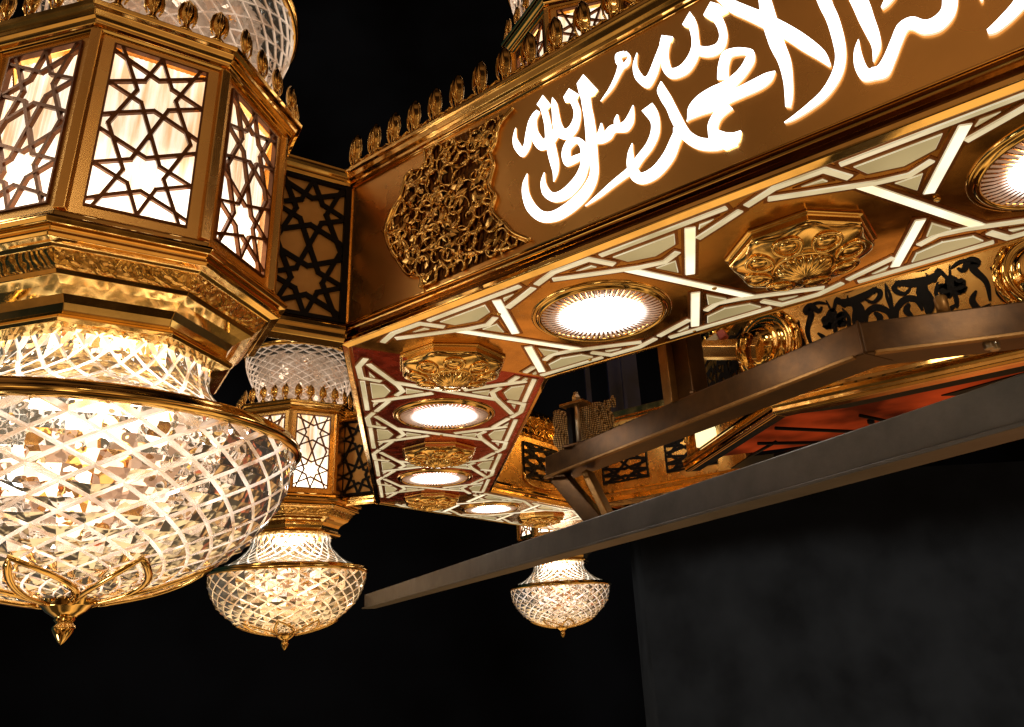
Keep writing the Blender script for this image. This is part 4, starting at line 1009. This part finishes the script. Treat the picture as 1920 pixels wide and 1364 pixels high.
# --------------------------------------------------------- world
w = bpy.data.worlds.new('World'); scene.world = w; w.use_nodes = True
nt = w.node_tree; nt.nodes.clear(); L = nt.links.new
tc = N(nt, 'ShaderNodeTexCoord'); sx = N(nt, 'ShaderNodeSeparateXYZ'); L(tc.outputs['Generated'], sx.inputs[0])
dt = N(nt, 'ShaderNodeVectorMath'); dt.operation = 'DOT_PRODUCT'; L(tc.outputs['Generated'], dt.inputs[0]); dt.inputs[1].default_value = (-.576, .817, 0)
back = N(nt, 'ShaderNodeMapRange'); back.interpolation_type = 'SMOOTHSTEP'; L(dt.outputs['Value'], back.inputs[0])
for k_, v_ in (('From Min', .22), ('From Max', -.45), ('To Min', 0), ('To Max', 1)): back.inputs[k_].default_value = v_
# below the horizon in front: golden / red / brown bands by elevation, added for soffit reflections
el = N(nt, 'ShaderNodeMapRange'); L(sx.outputs[2], el.inputs[0])
for k_, v_ in (('From Min', -.60), ('From Max', 0.0), ('To Min', 0), ('To Max', 1)): el.inputs[k_].default_value = v_
low = ramp(nt, [(0, (.62, .40, .18)), (.10, (.5, .3, .11)), (.17, (.30, .15, .05)), (.35, (.42, .20, .06)), (.52, (.24, .09, .02)), (.60, (.34, .07, .025)), (.72, (.34, .07, .025)), (.765, (.55, .30, .08)), (.80, (.28, .14, .04)), (.825, (0, 0, 0)), (1, (0, 0, 0))], el.outputs[0])
# behind the camera: warm bands added for the gold to reflect
el2 = N(nt, 'ShaderNodeMapRange'); L(sx.outputs[2], el2.inputs[0])
for k_, v_ in (('From Min', -1), ('From Max', 1.0), ('To Min', 0), ('To Max', 1)): el2.inputs[k_].default_value = v_
bk = ramp(nt, [(0, (.05, .02, .006)), (.35, (.30, .15, .05)), (.48, (1.1, .72, .34)), (.54, (.10, .05, .02)), (.66, (.20, .11, .05)), (.75, (.30, .17, .075)), (.82, (.16, .085, .04)), (1, (.02, .01, .005))], el2.outputs[0])
nz_ = N(nt, 'ShaderNodeTexNoise', Scale=2.4, Detail=2.0); L(tc.outputs['Generated'], nz_.inputs['Vector'])
nr = N(nt, 'ShaderNodeMapRange'); L(nz_.outputs[0], nr.inputs[0])
for k_, v_ in (('From Min', .44), ('From Max', .58), ('To Min', .10), ('To Max', 1.9)): nr.inputs[k_].default_value = v_
mb1 = N(nt, 'ShaderNodeMixRGB'); mb1.blend_type = 'MULTIPLY'; mb1.inputs[0].default_value = 1; L(bk.outputs[0], mb1.inputs[1]); L(nr.outputs[0], mb1.inputs[2])
mb0 = N(nt, 'ShaderNodeMixRGB'); mb0.blend_type = 'MULTIPLY'; mb0.inputs[0].default_value = 1; L(low.outputs[0], mb0.inputs[1]); L(nr.outputs[0], mb0.inputs[2])
mb2 = N(nt, 'ShaderNodeMixRGB'); L(back.outputs[0], mb2.inputs[0]); L(mb0.outputs[0], mb2.inputs[1]); L(mb1.outputs[0], mb2.inputs[2])
dl = N(nt, 'ShaderNodeVectorMath'); dl.operation = 'DOT_PRODUCT'; L(tc.outputs['Generated'], dl.inputs[0]); dl.inputs[1].default_value = (-.93, -.36, 0)
tl = N(nt, 'ShaderNodeMapRange'); tl.interpolation_type = 'SMOOTHSTEP'; L(dl.outputs['Value'], tl.inputs[0])
for k_, v_ in (('From Min', .55), ('From Max', .85), ('To Min', 0), ('To Max', .92)): tl.inputs[k_].default_value = v_
mb3 = N(nt, 'ShaderNodeMixRGB'); L(tl.outputs[0], mb3.inputs[0]); L(mb2.outputs[0], mb3.inputs[1]); mb3.inputs[2].default_value = (.010, .030, .038, 1)  # dark teal region added for left-facing gold to reflect
bg = N(nt, 'ShaderNodeBackground', Strength=1.0); L(mb3.outputs[0], bg.inputs[0])
wo = N(nt, 'ShaderNodeOutputWorld'); L(bg.outputs[0], wo.inputs[0])

# --------------------------------------------------------- added fill lights, no fixtures
def area(name, loc, target, size, power, col):
    l = bpy.data.lights.new(name, 'AREA'); l.energy = power; l.size = size; l.color = col; l.shape = 'DISK'
    o = bpy.data.objects.new(name, l); COL.objects.link(o); o.location = loc
    o.rotation_euler = (Vector(target) - Vector(loc)).to_track_quat('-Z', 'Y').to_euler(); return o
area('fill_left', (-3.6, -4.9, 3.2), (.3, -.6, .3), 1.6, 75, (1, .82, .58))  # added fill, gives a sheen low on the fascia
area('fill_right', (6.5, -6.0, 4.0), (2, 0, .5), .8, 16, (1, .80, .55))  # added fill from the right
area('fill_low', (3.5, -5.0, -3.5), (0, 2, 0), 1.0, 9, (1, .78, .5))  # added fill from below
area('fill_beam', (-1.5, -3.2, -3.6), (-1.2, 1.5, -.9), .8, 22, (1, .93, .82))  # added fill for the grey beam
area('fill_drum', (2.2, 1.4, 1.6), (2.0, 3.2, .3), .4, 5, (1, .82, .55))  # added fill on the drum face
area('fill_arm', (-.3, 3.0, 1.8), (-1.2, 4.6, .4), .4, 18, (1, .82, .55))  # added fill on the radial arm

# --------------------------------------------------------- camera
cam = bpy.data.cameras.new('Camera'); co = bpy.data.objects.new('Camera', cam); COL.objects.link(co)
co.location = (2.644, -2.967, -1.539); co.rotation_euler = (1.943, .056, .614)
cam.sensor_width = 36; cam.lens = 1382.3 / 1920 * 36; cam.shift_x = -63.56 / 1920; cam.shift_y = -10.675 / 1920
cam.clip_end = 300; cam.clip_start = .02
scene.camera = co
scene.view_settings.view_transform = 'Standard'; scene.view_settings.look = 'None'; scene.view_settings.exposure = 0; scene.view_settings.gamma = 1
scene.render.engine = 'CYCLES'
cy = scene.cycles
cy.use_denoising = True; cy.max_bounces = 12; cy.glossy_bounces = 5; cy.transmission_bounces = 9; cy.diffuse_bounces = 2; cy.transparent_max_bounces = 8
cy.sample_clamp_indirect = 8; cy.sample_clamp_direct = 0; cy.caustics_refractive = True; cy.caustics_reflective = True; cy.blur_glossy = .5
cy.use_adaptive_sampling = True; cy.adaptive_threshold = .015
